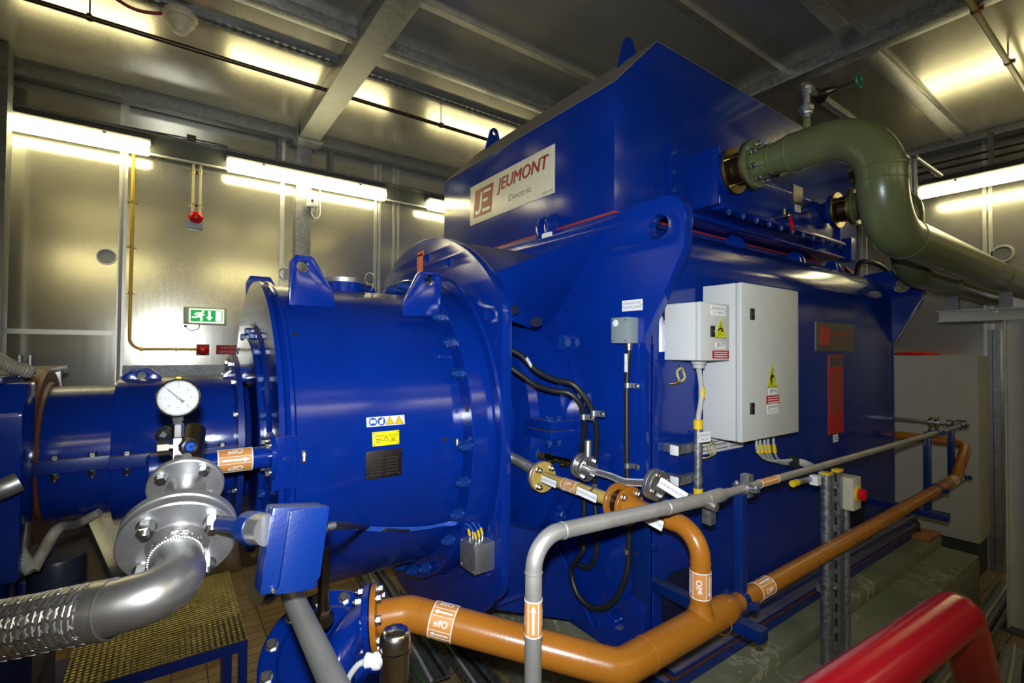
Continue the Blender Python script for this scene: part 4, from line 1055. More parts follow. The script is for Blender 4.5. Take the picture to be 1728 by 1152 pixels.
m.plate([(-0.014, -0.012), (0.014, -0.012), (0, 0.013)], c, X, v, 0.0006, [[(-0.0105, -0.01), (0.0105, -0.01), (0, 0.0095)]])
m.frame(c, X, v, n, -0.001, 0.001, -0.002, 0.005, 0, 0.0006); m.frame(c, X, v, n, -0.001, 0.001, -0.006, -0.004, 0, 0.0006)
m.build('lettering', M_blacktext, o)
a, b = on_drum(618, 780), on_drum(679, 776); w3 = b.x - a.x
o, c, v = drum_plate(648, 782, w3, 0.125, 'data_plate', M_darkplate, 'dark bronze data plate')
m = M()
for i in range(6):
    for dx in (-0.22, 0.22): m.frame(c + X * (dx * w3) + v * (0.025 - 0.014 * i), X, v, n, -0.17 * w3, 0.17 * w3, -0.0022, 0.0022, 0, 0.0005)
m.build('lettering', plain('faint_print', (0.03, 0.024, 0.02), 0.5), o)
for px, py, w, h in ((513, 770, 0.018, 0.05), (771, 746, 0.018, 0.045)):
    o, c, v = drum_plate(px, py, w, h, 'arrow_tag', M_darkplate, 'small upright tag with a white arrow', rivets=False)
    m = M(); m.plate([(-0.0035, -h * 0.36), (0.0035, -h * 0.36), (0.0035, h * 0.1), (0.0065, h * 0.1), (0, h * 0.4), (-0.0065, h * 0.1), (-0.0035, h * 0.1)], c, X, v, 0.0006); m.build('arrow', M_whiteprint, o)
for px, py in ((750, 741), (499, 564)):
    c = on_drum(px, py); n2 = V(0, c.y - YC, c.z - ZX).normalized(); M().lathe(c - n2 * 0.001, n2, [(0, 0.011), (0.003, 0.011), (0.003, 0.003)], 18).build('plug', M_blacktext, drum)
# orange notice on the ring
q = at(709, 445, X=RX0); 
o = M().box(RX0 - 0.003, RX0, q.y - 0.042, q.y + 0.042, q.z - 0.075, q.z + 0.06).build('orange_notice', M_orangered, gen, label='orange red notice on the ring plate')
m = M()
for i in range(5): m.frame(V(RX0 - 0.003, q.y, q.z + 0.03 - 0.02 * i), -Y, Z, -X, -0.028, 0.028, -0.003, 0.003, 0, 0.0006)
m.build('lettering', plain('pale_orange_print', (0.8, 0.4, 0.2), 0.5), o)
q = at(710, 428, X=RX0); M().box(RX0 - 0.003, RX0, q.y - 0.045, q.y + 0.045, q.z - 0.014, q.z + 0.014).build('orange_notice', M_orangered, gen, label='thin orange strip on the ring plate')
# terminal plate at the left rim of the drum
a, b = at(463, 738, X=DX0 - 0.01), at(497, 816, X=DX0 - 0.01)
tp = M(); ya = YC - DR + 0.0
q = at(480, 778, Y=2.055)
M().frame(V(q.x, 2.055, q.z), X, Z, -Y, -0.045, 0.045, -0.11, 0.095, -0.06, 0.0).build('terminal_plate', M_blue, drum, bevel=0.003)
for dz in (-0.07, 0.08): bolt(drum, V(q.x, 2.055, q.z + dz), -Y, 0.012, M_blue, style='dome')
bolt(drum, V(q.x + 0.01, 2.055, q.z + 0.0), -Y, 0.026, M_blue)

# ------------------------------------------------------------------ shaft guard and the machine at the left
sg = thing('shaft_guard', 'blue tubular shaft guard of two sections left of the drum', 'shaft guard', (0, YC, ZX - 0.4))
SX = [-0.40, -0.178, 0.298]
M().lathe((0, YC, ZX), X, [(SX[0], 0.288), (SX[1], 0.288)], 64, (False, False)).build('narrow_section', M_blue, sg)
M().lathe((0, YC, ZX), X, [(SX[1], 0.28), (SX[1], 0.323), (SX[1] + 0.01, 0.328), (SX[2], 0.328)], 64, (True, False)).build('wide_section', M_blue, sg)
M().lathe((0, YC, ZX), X, [(SX[2] - 0.03, 0.335), (SX[2] - 0.03, 0.43), (SX[2] - 0.005, 0.43), (SX[2], 0.3)], 64, (True, False)).build('end_flange', M_bluedirty, sg)
for sx0, sx1, rr, nm in ((SX[0], SX[1], 0.288, 'narrow'), (SX[1], SX[2] - 0.03, 0.328, 'wide')):
    for s in (-1, 1):
        m = M(); yo = YC + s * (rr + 0.035); m.box(sx0, sx1, min(yo, YC + s * (rr - 0.02)), max(yo, YC + s * (rr - 0.02)), ZX - 0.03, ZX + 0.022)
        m.build('joint_flange', M_bluedirty, sg, bevel=0.002)
    k = 2 if nm == 'narrow' else 4
    for i in range(k):
        x = sx0 + (sx1 - sx0) * (i + 0.5) / k
        bolt(sg, (x, YC - rr - 0.018, ZX + 0.022), Z, 0.026, M_steelbolt); bolt(sg, (x, YC - rr - 0.018, ZX - 0.03), -Z, 0.026, M_steelbolt, style='nut')
bolt_ring(sg, (SX[2] - 0.03, YC, ZX), -X, 0.395, 14, 0.026, M_steelbolt, ref=Z, a0=0.2)
for px in (240, 403):
    q = at(px, 622, Y=YC - 0.05)
    M().plate([(-0.085, -0.03), (0.085, -0.03), (0.07, 0.01), (0.03, 0.045), (-0.03, 0.045), (-0.07, 0.01)], (q.x, YC - 0.05, ZX + 0.322), X, Z, 0.03, [circ((0, 0.012), 0.017, 14)]).build('lifting_ear', M_blue, sg, bevel=0.003)
# left machine
lm = thing('left_machine', 'blue machine casing with rusty brown flange at the left edge', 'machine casing', (-0.9, YC, 0.6))
M().lathe((0, YC, ZX), X, [(-0.465, 0.3), (-0.465, 0.362), (-0.46, 0.368), (-0.415, 0.368), (-0.405, 0.36), (-0.405, 0.31), (-0.395, 0.3), (-0.395, 0.2)], 64, (False, True)).build('rusty_flange', M_rust, lm)
oct_ = [(2.4, 1.35), (2.4, 1.95), (2.5, 2.08), (3.5, 2.08), (3.6, 1.95), (3.6, 1.35), (3.45, 1.2), (2.55, 1.2)]
M().rings([[V(x, p[0], p[1]) for p in oct_] for x in (-1.6, -0.455)]).build('casing', M_blue, lm, bevel=0.01)
M().rings([[V(x, p[0], p[1]) for p in [(2.27, 1.42), (2.27, 1.98), (2.34, 2.075), (2.46, 2.075), (2.46, 1.42)]] for x in (-1.6, -0.385)]).build('side_lobe', M_blue, lm, bevel=0.012)
M().rings([[V(x, p[0], p[1]) for p in [(2.29, 2.076), (2.29, 2.1), (3.6, 2.1), (3.6, 2.076)]] for x in (-1.6, -0.44)]).build('top_plate', M_bluedirty, lm, bevel=0.004)
M().box(-1.7, -0.42, 2.75, 3.3, 0.35, 1.25).build('pedestal', M_bluedirty, lm, bevel=0.01)
M().box(-1.7, -0.3, 2.3, 3.9, 0.0, 0.36).build('base_frame', M_blue, lm, bevel=0.01)
for px, py in ((51, 612), (33, 618)):
    q = at(px, py + 14, Y=2.52); bolt(lm, V(q.x, 2.52, 2.1), Z, 0.024, M_steelbolt, style='nut'); M().cyl((q.x, 2.52, 2.09), (q.x, 2.52, 2.17), 0.008, n=10).build('stud', M_steelbolt, lm)
q = at(20, 618, Y=2.5)
m = M(); cp = spline([at(-60, 580, Y=2.6), at(-10, 602, Y=2.55), at(18, 618, Y=2.5), at(40, 624, Y=2.5), at(48, 627, Y=2.55)], 14)
m.tube(cp, 0.022, 12, radii=[0.022 + 0.003 * (i % 2) for i in range(len(cp))]); m.build('armoured_cable', M_hosegrey, label='ribbed beige cable lying on the left machine casing', cat='cable')

# ------------------------------------------------------------------ cabinets on the generator side
def person_triangle(parent, c, w, h):
    """yellow triangle with a falling figure, facing -y"""
    o = M().plate([(-w / 2, -h / 2), (w / 2, -h / 2), (0, h / 2)], c, X, Z, 0.001).build('warning_sign', M_limelabel, parent, label='yellow triangle sign with a black figure struck by current')
    m = M(); S = lambda p, k=0.0013: m.plate([(x * w, z * h) for x, z in p], V(c) - Y * k, X, Z, 0.0004)
    S([(-0.5, -0.5), (0.5, -0.5), (0.5, -0.48), (-0.5, -0.48)], 0.0011)
    S([(-0.06 + 0.05 * math.cos(i * PI / 5), 0.07 + 0.035 * math.sin(i * PI / 5)) for i in range(10)])
    S([(-0.1, 0.0), (0.02, 0.03), (0.12, -0.02), (0.26, -0.15), (0.24, -0.18), (0.1, -0.08), (0.04, -0.1), (-0.02, -0.2), (0.0, -0.3), (-0.03, -0.42), (-0.1, -0.42), (-0.07, -0.3), (-0.1, -0.2), (-0.12, -0.34), (-0.2, -0.34), (-0.17, -0.2), (-0.1, -0.08), (-0.16, -0.12), (-0.22, -0.2), (-0.25, -0.18), (-0.18, -0.04)])
    S([(0.0, 0.3), (0.05, 0.2), (0.01, 0.2), (0.06, 0.08), (-0.04, 0.22), (0.0, 0.22)])
    m.build('black_figure', M_blacktext, o)
def cabinet(name, label, x0, x1, y0, y1, z0, z1, door=0.028):
    t = thing(name, label, 'cabinet', ((x0 + x1) / 2, (y0 + y1) / 2, z0))
    M().box(x0, x1, y0 + door + 0.006, y1, z0, z1).build('body', M_cab, t, bevel=0.004)
    M().box(x0 + 0.012, x1 - 0.012, y0 + door - 0.004, y0 + door + 0.01, z0 + 0.012, z1 - 0.012).build('door_seal', M_black, t)
    d = M().box(x0, x1, y0, y0 + door, z0, z1).build('door', M_cab, t, bevel=0.004)
    return t, d
def lock(d, c, s=1.0):
    o = M().frame(V(c), X, Z, -Y, -0.016 * s, 0.016 * s, -0.03 * s, 0.03 * s, 0, 0.011).build('door_lock', M_black, d, bevel=0.004, label='black door lock')
    M().lathe(V(c) - Y * 0.011, -Y, [(0, 0.006 * s), (0.002, 0.006 * s), (0.003, 0.003)], 14).build('key_slot', M_steelbolt, o)
big, bd = cabinet('large_cabinet', 'large pale grey cabinet with two black door locks on the generator side', 2.345, 2.946, 1.31, 1.527, 1.75, 2.552)
Yb = 1.31
lock(bd, at(1268, 530, Y=Yb)); lock(bd, at(1268, 689, Y=Yb))
a = at(1303, 632, Y=Yb); person_triangle(bd, a, 0.108, 0.135)
def sticker(par, px, py, Yp, w, h, lines, mat=None, tmat=None, nm='tag_plate', lab=None, **k):
    return tagplate(par, at(px, py, Y=Yp), X, Z, w, h, lines, nm, mat, tmat, lab, 0.0015, **k)
sticker(bd, 1304, 660, Yb, 0.085, 0.035, ['JB176'], fh=0.5, rivets=False)
sticker(bd, 1304, 674, Yb, 0.135, 0.045, ['#one', '#two', '#three'], M_redlabel, M_whiteprint, 'red_sticker', fh=0.14, rivets=False, lab='red sticker with three white lines')
sticker(bd, 1304, 689, Yb, 0.115, 0.055, ['SOMALE332202', 'K1 - M'])
for x, z in ((2.42, 2.5), (2.42, 1.8), (2.87, 2.5), (2.87, 1.8)): M().cyl((x, 1.527, z), (x, 1.55, z), 0.02, n=14).build('standoff', M_steelbolt, big)
sm, sd2 = cabinet('small_cabinet', 'small pale grey cabinet with one black lock left of the large cabinet', 2.024, 2.266, 1.33, 1.53, 2.16, 2.436, 0.022)
Yb = 1.33
lock(sd2, at(1201, 559, Y=Yb), 0.9); person_triangle(sd2, at(1216, 553, Y=Yb), 0.105, 0.1)
sticker(sd2, 1212, 524, Yb, 0.125, 0.05, ['SOMALE332201', '2A1 DB0 W'])
sticker(sd2, 1216, 583, Yb, 0.085, 0.032, ['JB177'], fh=0.55, rivets=False)
sticker(sd2, 1216, 598, Yb, 0.14, 0.038, ['#one', '#two', '#three'], M_redlabel, M_whiteprint, 'red_sticker', fh=0.15, rivets=False, lab='red sticker with three white lines')
M().box(2.03, 2.2, 1.53, 1.55, 2.2, 2.4).build('standoff', M_steelbolt, sm)
# gland, flexible grey cable and conduit under the small cabinet
g = at(1179, 612, Y=1.43)
gx = g.x
M().lathe((gx, 1.43, 2.16), -Z, [(0, 0.034), (0.018, 0.036), (0.02, 0.03), (0.04, 0.028), (0.042, 0.02)], 24).build('cable_gland', M_cablegrey, sm)
cd_ = thing('cable_conduit', 'galvanised conduit with yellow end caps below the small cabinet', 'conduit', (gx, 1.43, 1.5))
c0, c1 = at(1178, 716, Y=1.43), at(1176, 832, Y=1.43)
M().cyl((c0.x, 1.43, c1.z), (c0.x, 1.43, c0.z), 0.019, n=20).build('pipe', M_galv, cd_)
for z in (c0.z, c1.z): M().lathe((c0.x, 1.43, z - 0.022), Z, [(0, 0.022), (0.045, 0.023), (0.047, 0.016)], 20).build('end_cap', M_yellow, cd_, label='yellow end cap')
for py in (755, 806):
    z = at(1170, py, Y=1.46).z
    M().box(c0.x - 0.13, c0.x + 0.03, 1.452, 1.49, z - 0.02, z + 0.02).build('strut', M_galv, cd_, bevel=0.003)
    M().box(c0.x - 0.137, c0.x - 0.13, 1.448, 1.494, z - 0.024, z + 0.024).build('strut_cap', M_white, cd_, bevel=0.002)
    M().box(c0.x - 0.11, c0.x - 0.07, 1.49, 1.55, z - 0.02, z + 0.02).build('strut_foot', M_galv, cd_)
    M().lathe((c0.x, 1.43, z - 0.015), Z, [(0, 0.023), (0.03, 0.023)], 20).build('clamp', M_galv, cd_)
fc = M().tube(spline([V(gx, 1.43, 2.12), at(1183, 650, Y=1.43), at(1183, 676, Y=1.43), at(1179, 700, Y=1.43), V(c0.x, 1.43, c0.z)], 8), 0.0135, 12).build('flexible_cable', M_cablegrey, cd_)
q = at(1184, 662, Y=1.43); M().cyl(q - Z * 0.03, q + Z * 0.03, 0.0155, n=14).build('cable_marker', M_yellow, cd_)
tagplate(cd_, at(1188, 737, Y=1.4), V(1, -0.12, 0), Z, 0.095, 0.05, ['SOMALE332201', 'K6 M1'], lab='white tag tied to the conduit')
def wire_loop(name, label, px, py, r, Yp):
    c = at(px, py, Y=Yp)
    t = thing(name, label, 'wire', c)
    M().tube([c + V(r * math.cos(a), 0.004 * math.sin(3 * a), r * 1.15 * math.sin(a)) for a in [2 * PI * i / 24 for i in range(25)]], 0.006, 8).build('loop', plain('yellow_green_wire', (0.4, 0.36, 0.14), 0.5), t)
    M().tube(spline([c + V(-0.01, 0, -r * 1.15), c + V(-0.03, 0.01, -r * 1.5), c + V(-0.05, 0.03, -r * 1.6)], 5), 0.006, 8).build('tail', M_brass, t)
    M().tube(spline([c + V(0.01, 0, r * 1.15), c + V(0.0, 0, r * 1.3), c + V(-0.01, 0.005, r * 1.6)], 5), 0.004, 8).build('lead', M_steelbolt, t)
wire_loop('earth_wire', 'loop of yellow green earth wire hanging below the small cabinet', 1149, 632, 0.028, 1.46)
wire_loop('earth_wire', 'loop of yellow green earth wire behind the white tag on the conduit', 1202, 757, 0.03, 1.5)
# cables under the large cabinet
cb = thing('cable_bundle', 'bundle of five grey cables with yellow markers under the large cabinet', 'cable', at(1290, 750, Y=1.42))
for i, px in enumerate((1277, 1283, 1290, 1296, 1305)):
    yk = 1.40 + 0.012 * i; a = at(px, 744, Y=yk); a.z = 1.75
    pts = [a, at(px + 2, 762, Y=yk), at(px + 24 - i * 2, 777 + i, Y=yk), at(1352, 776 + i * 2, Y=1.33), at(1385, 793 + i, Y=1.2), V(2.92, 1.19, 1.545)]
    M().tube(spline(pts, 8), 0.0075, 8).build('cable', M_cablegrey, cb)
    q = at(px + 1, 757, Y=yk); M().cyl(at(px + 0.5, 750, Y=yk), at(px + 2.5, 763, Y=yk), 0.0115, n=10).build('cable_marker', M_yellow, cb)
q = at(1340, 779, Y=1.35); M().box(q.x - 0.01, q.x + 0.01, q.y - 0.025, q.y + 0.025, q.z - 0.03, q.z + 0.03).build('cable_tie', M_black, cb)

# ------------------------------------------------------------------ grey sensor box on the front plate with its black cable
sx = 1.82
a, b = at(1031, 536, X=sx), at(1059, 579, X=sx)
sb = thing('sensor_box', 'grey cast sensor box with a round knob on the generator front plate', 'sensor box', (1.86, b.y, b.z))
M().box(sx, 1.9, b.y, a.y, b.z, a.z).build('case', M_junction, sb, bevel=0.006)
q = at(1039, 545, X=sx); M().lathe(q, -X, [(0, 0.017), (0.004, 0.017), (0.005, 0.012), (0.005, 0.002)], 20).build('knob', M_white, sb)
for y in (b.y + 0.012, a.y - 0.012):
    for z in (b.z + 0.014, a.z - 0.014): bolt(sb, (sx, y, z), -X, 0.008, M_black, style='dome', name='screw')
gy = (a.y + b.y) / 2 - 0.02; gq = V(1.865, b.y + 0.03, b.z)
M().lathe(gq, -Z, [(0, 0.018), (0.014, 0.018), (0.015, 0.014), (0.034, 0.014)], 16).build('cable_gland', M_brassplate, sb)
pc = [gq - Z * 0.03, at(1058, 650, X=1.875), at(1058, 780, X=1.875), at(1060, 840, X=1.875), at(1061, 930, X=1.875), at(1055, 975, X=1.86), at(1035, 1015, X=1.84), at(1003, 1026, X=1.82), at(975, 1003, X=1.8), at(964, 965, X=1.8), at(972, 945, X=1.78), at(985, 925, X=1.78), at(978, 905, X=1.8)]
bc_ = thing('black_cable', 'long black cable hanging from the grey sensor box in a wide loop', 'cable', pc[2])
M().tube(spline(pc, 10), 0.0145, 12).build('sheath', M_black, bc_)
q = at(1059, 612, X=1.86); tagplate(bc_, q - X * 0.01, -Y, Z, 0.018, 0.09, ['L'], lab='white cable marker', rivets=False, fh=0.1)
for py in (650, 785, 930):
    q = at(1059, py, X=1.875)
    m = M(); m.lathe(q - Z * 0.012, Z, [(0, 0.0185), (0.024, 0.0185)], 18); m.box(1.888, 1.894, q.y - 0.06, q.y + 0.02, q.z - 0.012, q.z + 0.012)
    c = m.build('cable_clip', M_galv, bc_)
    bolt(c, (1.888, q.y - 0.048, q.z), -X, 0.014, M_steelbolt)
# two black hoses coming out of the bracket opening
H1 = [(858, 588), (880, 600), (905, 625), (935, 640), (965, 647), (985, 668), (1000, 695), (1007, 730), (1005, 775), (1003, 830), (1007, 890), (1006, 935), (993, 957), (975, 952)]
H2 = [(858, 617), (880, 633), (905, 650), (935, 659), (960, 663), (978, 680), (986, 705), (985, 740), (981, 775), (985, 830), (985, 880), (978, 915)]
for pts, lb in ((H1, 'upper of the two black hoses leaving the bracket opening'), (H2, 'lower of the two black hoses leaving the bracket opening')):
    k = thing('black_hose', lb, 'hose', at(*pts[4], X=1.72))
    M().tube(spline([at(x, y, X=min(1.86, 1.47 + 0.045 * i)) for i, (x, y) in enumerate(pts)], 8), 0.0145, 12).build('sheath', M_black, k)
    if pts is H1:
        q = at(892, 612, X=1.73); tagplate(k, at(893, 611, X=1.51), (Y * -0.7 - Z * 0.7), (Y * -0.7 + Z * 0.7), 0.06, 0.018, ['W12'], lab='white cable marker', rivets=False)
    px = 1002 if pts is H1 else 985
    q = at(px, 697 if pts is H1 else 703, X=1.72)
    m = M().lathe(q - Z * 0.014, Z, [(0, 0.0185), (0.028, 0.0185)], 18); m.box(q.x + 0.01, q.x + 0.015, q.y - 0.06, q.y + 0.01, q.z - 0.014, q.z + 0.014)
    c = m.build('hose_clip', M_galv, k); bolt(c, (q.x + 0.01, q.y - 0.048, q.z), -X, 0.014, M_steelbolt)

# ------------------------------------------------------------------ green cooling water pipes
def cap_ring(m, p, d, r, t=0.006): m.lathe(V(p) - V(d) * t, d, [(0, r), (t * 0.5, r + t * 0.6), (t * 1.5, r + t * 0.6), (t * 2, r)], 40, (False, False))
gp = thing('green_pipe', 'thick olive green water pipe leaving the upper cooler nozzle and running right', 'pipe', (NX1, 1.2, NZ1))
GY, GZ = 0.88, at(1600, 432, Y=0.88).z
def wafer_valve(parent, x, z, y0):
    M().flange((x, y0 - 0.02, z), -Y, 0.143, 0.018).build('gold_flange', M_goldiron, parent)
    M().lathe((x, y0 - 0.04, z), -Y, [(0, 0.085), (0.015, 0.1), (0.07, 0.1), (0.085, 0.085)], 40).build('rubber_bellows', M_iron, parent)
    M().flange((x, y0 - 0.125, z), -Y, 0.143, 0.018).build('gold_flange', M_goldiron, parent)
    for a in range(8):
        an = 2 * PI * (a + 0.5) / 8
        p = V(x + 0.11 * math.cos(an), y0, z + 0.11 * math.sin(an))
        bolt(parent, p - Y * 0.19, -Y, 0.026, M_steelbolt, style='nut')
        if a % 2 == 1: M().cyl(p - Y * 0.01, p - Y * 0.17, 0.006, n=8).build('tie_rod', M_brass, parent)
VY = HY0 - 0.035
wafer_valve(gp, NX1, NZ1, VY)
fy = VY - 0.145
M().flange((NX1, fy, NZ1), -Y, 0.14, 0.024).build('green_flange', M_green, gp)
m = M(); m.lathe((NX1, fy - 0.02, NZ1), -Y, [(0, 0.088), (0.04, 0.082), (0.1, 0.083), (0.2, 0.104)], 40, (False, False)); m.build('reducer', M_green, gp)
m = M(); m.tube([V(NX1, fy - 0.215, NZ1), V(NX1, GY, NZ1), V(NX1, GY, GZ), V(XR - 0.002, GY, GZ)], 0.105, 40, [0.26, 0.29], 14); m.build('pipe', M_green, gp, smooth=60)
m = M()
for p, d in (((NX1, fy - 0.22, NZ1), Y), ((NX1, fy - 0.12, NZ1), Y), ((NX1, GY, NZ1 - 0.28), Z), ((NX1, GY, GZ + 0.3), Z), ((NX1 + 0.31, GY, GZ), X), ((5.2, GY, GZ), X)):
    k = M(); cap_ring(k, p, d, 0.1045 if d.y == 0 or p[1] < fy - 0.2 else 0.09); k.build('weld_seam', M_green, gp)
# vent line on its crown
vq = at(1361, 205, X=NX1); vt = at(1361, 148, X=NX1)
ve = thing('vent_line', 'thin galvanised vent line with a union and a hand valve rising from the green pipe', 'pipe', (NX1, vq.y, vq.z))
vy, vz = vq.y, vt.z
M().cyl((NX1, vy, NZ1 + 0.09), (NX1, vy, NZ1 + 0.17), 0.019, n=16).build('green_nipple', M_green, ve)
M().tube([V(NX1, vy, NZ1 + 0.16), V(NX1, vy, vz), V(4.5, vy, vz), V(4.5, vy, 2.75)], 0.019, 16, 0.04).build('pipe', M_galv, ve)
uz = at(1361, 184, X=NX1).z
M().lathe((NX1, vy, uz - 0.03), Z, [(0, 0.027), (0.012, 0.03), (0.014, 0.038), (0.04, 0.038), (0.042, 0.03), (0.055, 0.027)], 8).build('union', M_galv, ve, smooth=20)
m = M(); m.ball((NX1, vy, vz), 0.028); m.lathe((NX1, vy, vz), -Z, [(0, 0.026), (0.045, 0.026)], 16); m.lathe((NX1, vy, vz), X, [(0, 0.026), (0.045, 0.026)], 16); m.build('elbow', M_galv, ve)
hv = NX1 + 0.14
m = M(); m.lathe((hv - 0.05, vy, vz), X, [(0, 0.032), (0.02, 0.032), (0.03, 0.026), (0.07, 0.026), (0.08, 0.032), (0.1, 0.032)], 8); m.lathe((hv, vy, vz), -Y, [(0, 0.026), (0.05, 0.026), (0.06, 0.018), (0.1, 0.016)], 12)
vb = m.build('valve_body', M_iron, ve)
M().cyl((hv, vy - 0.09, vz), (hv, vy - 0.2, vz), 0.006, n=8).build('valve_stem', M_iron, ve)
m = M()
m.tube([V(hv + 0.036 * math.cos(a), vy - 0.2, vz + 0.036 * math.sin(a)) for a in [2 * PI * i / 20 for i in range(21)]], 0.007, 8)
for i in range(4): m.bar((hv, vy - 0.2, vz), (hv + 0.034 * math.cos(i * PI / 2), vy - 0.2, vz + 0.034 * math.sin(i * PI / 2)), 0.008, 0.006)
m.build('hand_wheel', paint('dark_green_wheel', (0.01, 0.1, 0.05), 0.3, peel=0), ve)
gt = at(1542, 264, X=4.72); M().tube([V(5.4, gt.y, gt.z), V(4.72, gt.y, gt.z), V(4.72, gt.y, 2.75)], 0.02, 16, 0.035).build('galvanised_pipe', M_galv, label='thin bent galvanised pipe beside the vent line behind the green pipe', cat='pipe')
# second green pipe
g2 = thing('green_pipe', 'second olive green pipe, running lower behind the first one to the right wall', 'pipe', (NX2, 1.4, NZ2))
wafer_valve(g2, NX2, NZ2, VY)
M().flange((NX2, fy, NZ2), -Y, 0.14, 0.024).build('green_flange', M_green, g2)
G2Y, G2Z = 1.2, 2.80
M().tube([V(NX2, fy, NZ2), V(NX2, G2Y, NZ2), V(NX2, G2Y, G2Z), V(XR - 0.002, G2Y, G2Z)], 0.105, 36, [0.14, 0.24], 12).build('pipe', M_green, g2, smooth=60)
M().flange((5.3, G2Y, G2Z), X, 0.118, 0.03).build('clamp_band', M_green, g2)
# column that carries them
ct, cb2 = at(1600, 518, X=5.5).z, at(1600, 541, X=5.5).z
sc_ = thing('pipe_support', 'grey steel column with a cross beam carrying the green pipes', 'column', (5.56, 0.86, 0))
def hsec(m, cx, cy, w, h, tw, tf, z0, z1):
    m.box(cx - w / 2, cx + w / 2, cy - h / 2, cy - h / 2 + tf, z0, z1); m.box(cx - w / 2, cx + w / 2, cy + h / 2 - tf, cy + h / 2, z0, z1); m.box(cx - tw / 2, cx + tw / 2, cy - h / 2 + tf, cy + h / 2 - tf, z0, z1)
o = [(-0.06, -0.07), (0.06, -0.07), (0.06, -0.058), (0.005, -0.058), (0.005, 0.058), (0.06, 0.058), (0.06, 0.07), (-0.06, 0.07), (-0.06, 0.058), (-0.005, 0.058), (-0.005, -0.058), (-0.06, -0.058)]
M_col = paint('grey_column_paint', (0.52, 0.53, 0.5), 0.5, var=0.08, peel=0.1)
M().plate(o, (5.56, 0.815, 0.02), X, Y, cb2 - 0.03).build('post', M_col, sc_)
M().box(5.45, 5.67, 0.68, 0.95, 0, 0.025).build('base_plate', M_galvdark, sc_)
M().plate([(-0.06, 0), (0.06, 0), (0.06, 0.012), (0.005, 0.012), (0.005, 0.09), (0.06, 0.09), (0.06, 0.1), (-0.06, 0.1), (-0.06, 0.09), (-0.005, 0.09), (-0.005, 0.012), (-0.06, 0.012)], (5.56, 1.3, cb2 - 0.01), X, Z, 0.95).build('cross_beam', M_col, sc_)
for y, z, r in ((GY, GZ, 0.105), (G2Y, G2Z, 0.105)):
    M().box(5.53, 5.59, y - 0.035, y + 0.035, cb2 + 0.085, max(z - r + 0.01, cb2 + 0.1)).build('saddle', M_galvdark, sc_)
q = at(1680, 522, X=5.5); bolt(sc_, V(5.5, q.y, cb2 + 0.06), -X, 0.022, M_steelbolt)

# ------------------------------------------------------------------ grey oil vent pipe in front of the generator
RY = 1.1
r0, r1, r2, r3 = at(898, 1190, Y=RY), at(902, 905, Y=RY), at(1195, 841, Y=RY), at(1632, 715, Y=RY)
r0.x = r1.x = (r0.x + r1.x) / 2
vp = thing('grey_oil_pipe', 'weathered grey pipe running along the machine like a handrail with an orange label', 'pipe', r0)
rb, rs = 0.0245, 0.0165
M().tube([V(r0.x, RY, 0.0), r1, r2], rb, 24, 0.09, 10).build('thick_run', M_galvpipe, vp, smooth=60)
dr = (r3 - r2).normalized()
M().lathe(r2 - dr * 0.01, dr, [(0, rb + 0.001), (0.02, rb + 0.003), (0.10, rb + 0.003), (0.115, rs + 0.004), (0.15, rs + 0.002)], 24).build('reducer', M_galvpipe, vp)
M().cyl(r2 + dr * 0.11, r3, rs, n=20).build('thin_run', M_galvpipe, vp)
for p, d in ((r1 + V(0, 0, -0.1), Z), (r1 + (r2 - r1).normalized() * 0.11, (r2 - r1).normalized()), (r1.lerp(r2, 0.7), (r2 - r1).normalized())):
    k = M(); cap_ring(k, p, d, rb, 0.003); k.build('weld_seam', M_galvpipe, vp)
q0, q1 = at(898, 1010, Y=RY), at(899, 1070, Y=RY)
tocam = lambda p: (V(0, 0, EYE) - V(p)).normalized()
c = V(r0.x, RY, (q0.z + q1.z) / 2)
pipe_label(vp, c, Z, tocam(c), rb, q0.z - q1.z, 0.0, -1, flow=1)
q = at(1296, 815, Y=RY); t = (q - r2).dot(dr); c = r2 + dr * t
pipe_label(vp, c, dr, tocam(c), rs, 0.15, 1.2, -1, flow=-1)

# ------------------------------------------------------------------ orange oil pipes
op = thing('orange_oil_pipe', 'orange oil pipe system in front of the generator with Olie flow labels', 'pipe', (1.7, RY, 1.15))
OB, OS = 0.0572, 0.0375
o0, o1 = at(630, 1043, d=1.70), at(690, 1033, d=1.72)
o2 = at(1046, 1128, Y=RY); o3 = at(1212, 1044, Y=RY); o4 = at(1612, 808, Y=RY)
dx = (o4 - o2).normalized()
M().tube([o0, o1, o2, o2 + dx * ((o3 - o2).length + 0.03)], OB, 32, [0.1, 0.09], 10).build('thick_run', M_orange, op, smooth=60)
dd = (o2 - o1).normalized()
e = o2 + dx * (o3 - o2).length
M().lathe(e, dx, [(0, OB), (0.04, OB), (0.075, OB * 0.88), (0.10, OS + 0.004), (0.12, OS)], 32, (True, False)).build('reducer', M_orange, op, smooth=60)
o5, o6, o7 = at(1632, 762, d=(o4 - V(0, 0, EYE)).dot(fw) * 1.02), at(1628, 744, d=3.95), at(1505, 737, X=5.5)
u5 = at(1632, 748, X=5.48)
M().tube([e + dx * 0.08, o4, V(5.48, u5.y, u5.z), V(5.48, 2.4, u5.z)], OS, 28, [0.08, 0.09], 8).build('thin_run', M_orange, op, smooth=60)
vb_ = at(1182, 1000, Y=RY); bx = vb_.x
tz = o2.z + dx.z / dx.x * (bx - o2.x)
top = at(1100, 862, X=bx)
bt = 1.5185
M().tube([V(bx, RY, tz + 0.02), V(bx, RY, bt), V(bx, 1.36, bt)], OS, 28, 0.11, 12).build('branch', M_orange, op, smooth=60)
M().lathe((bx, RY, tz + 0.03), Z, [(0, OS + 0.016), (0.022, OS + 0.006), (0.05, OS)], 28, (False, False)).build('tee_collar', M_orange, op, smooth=60)
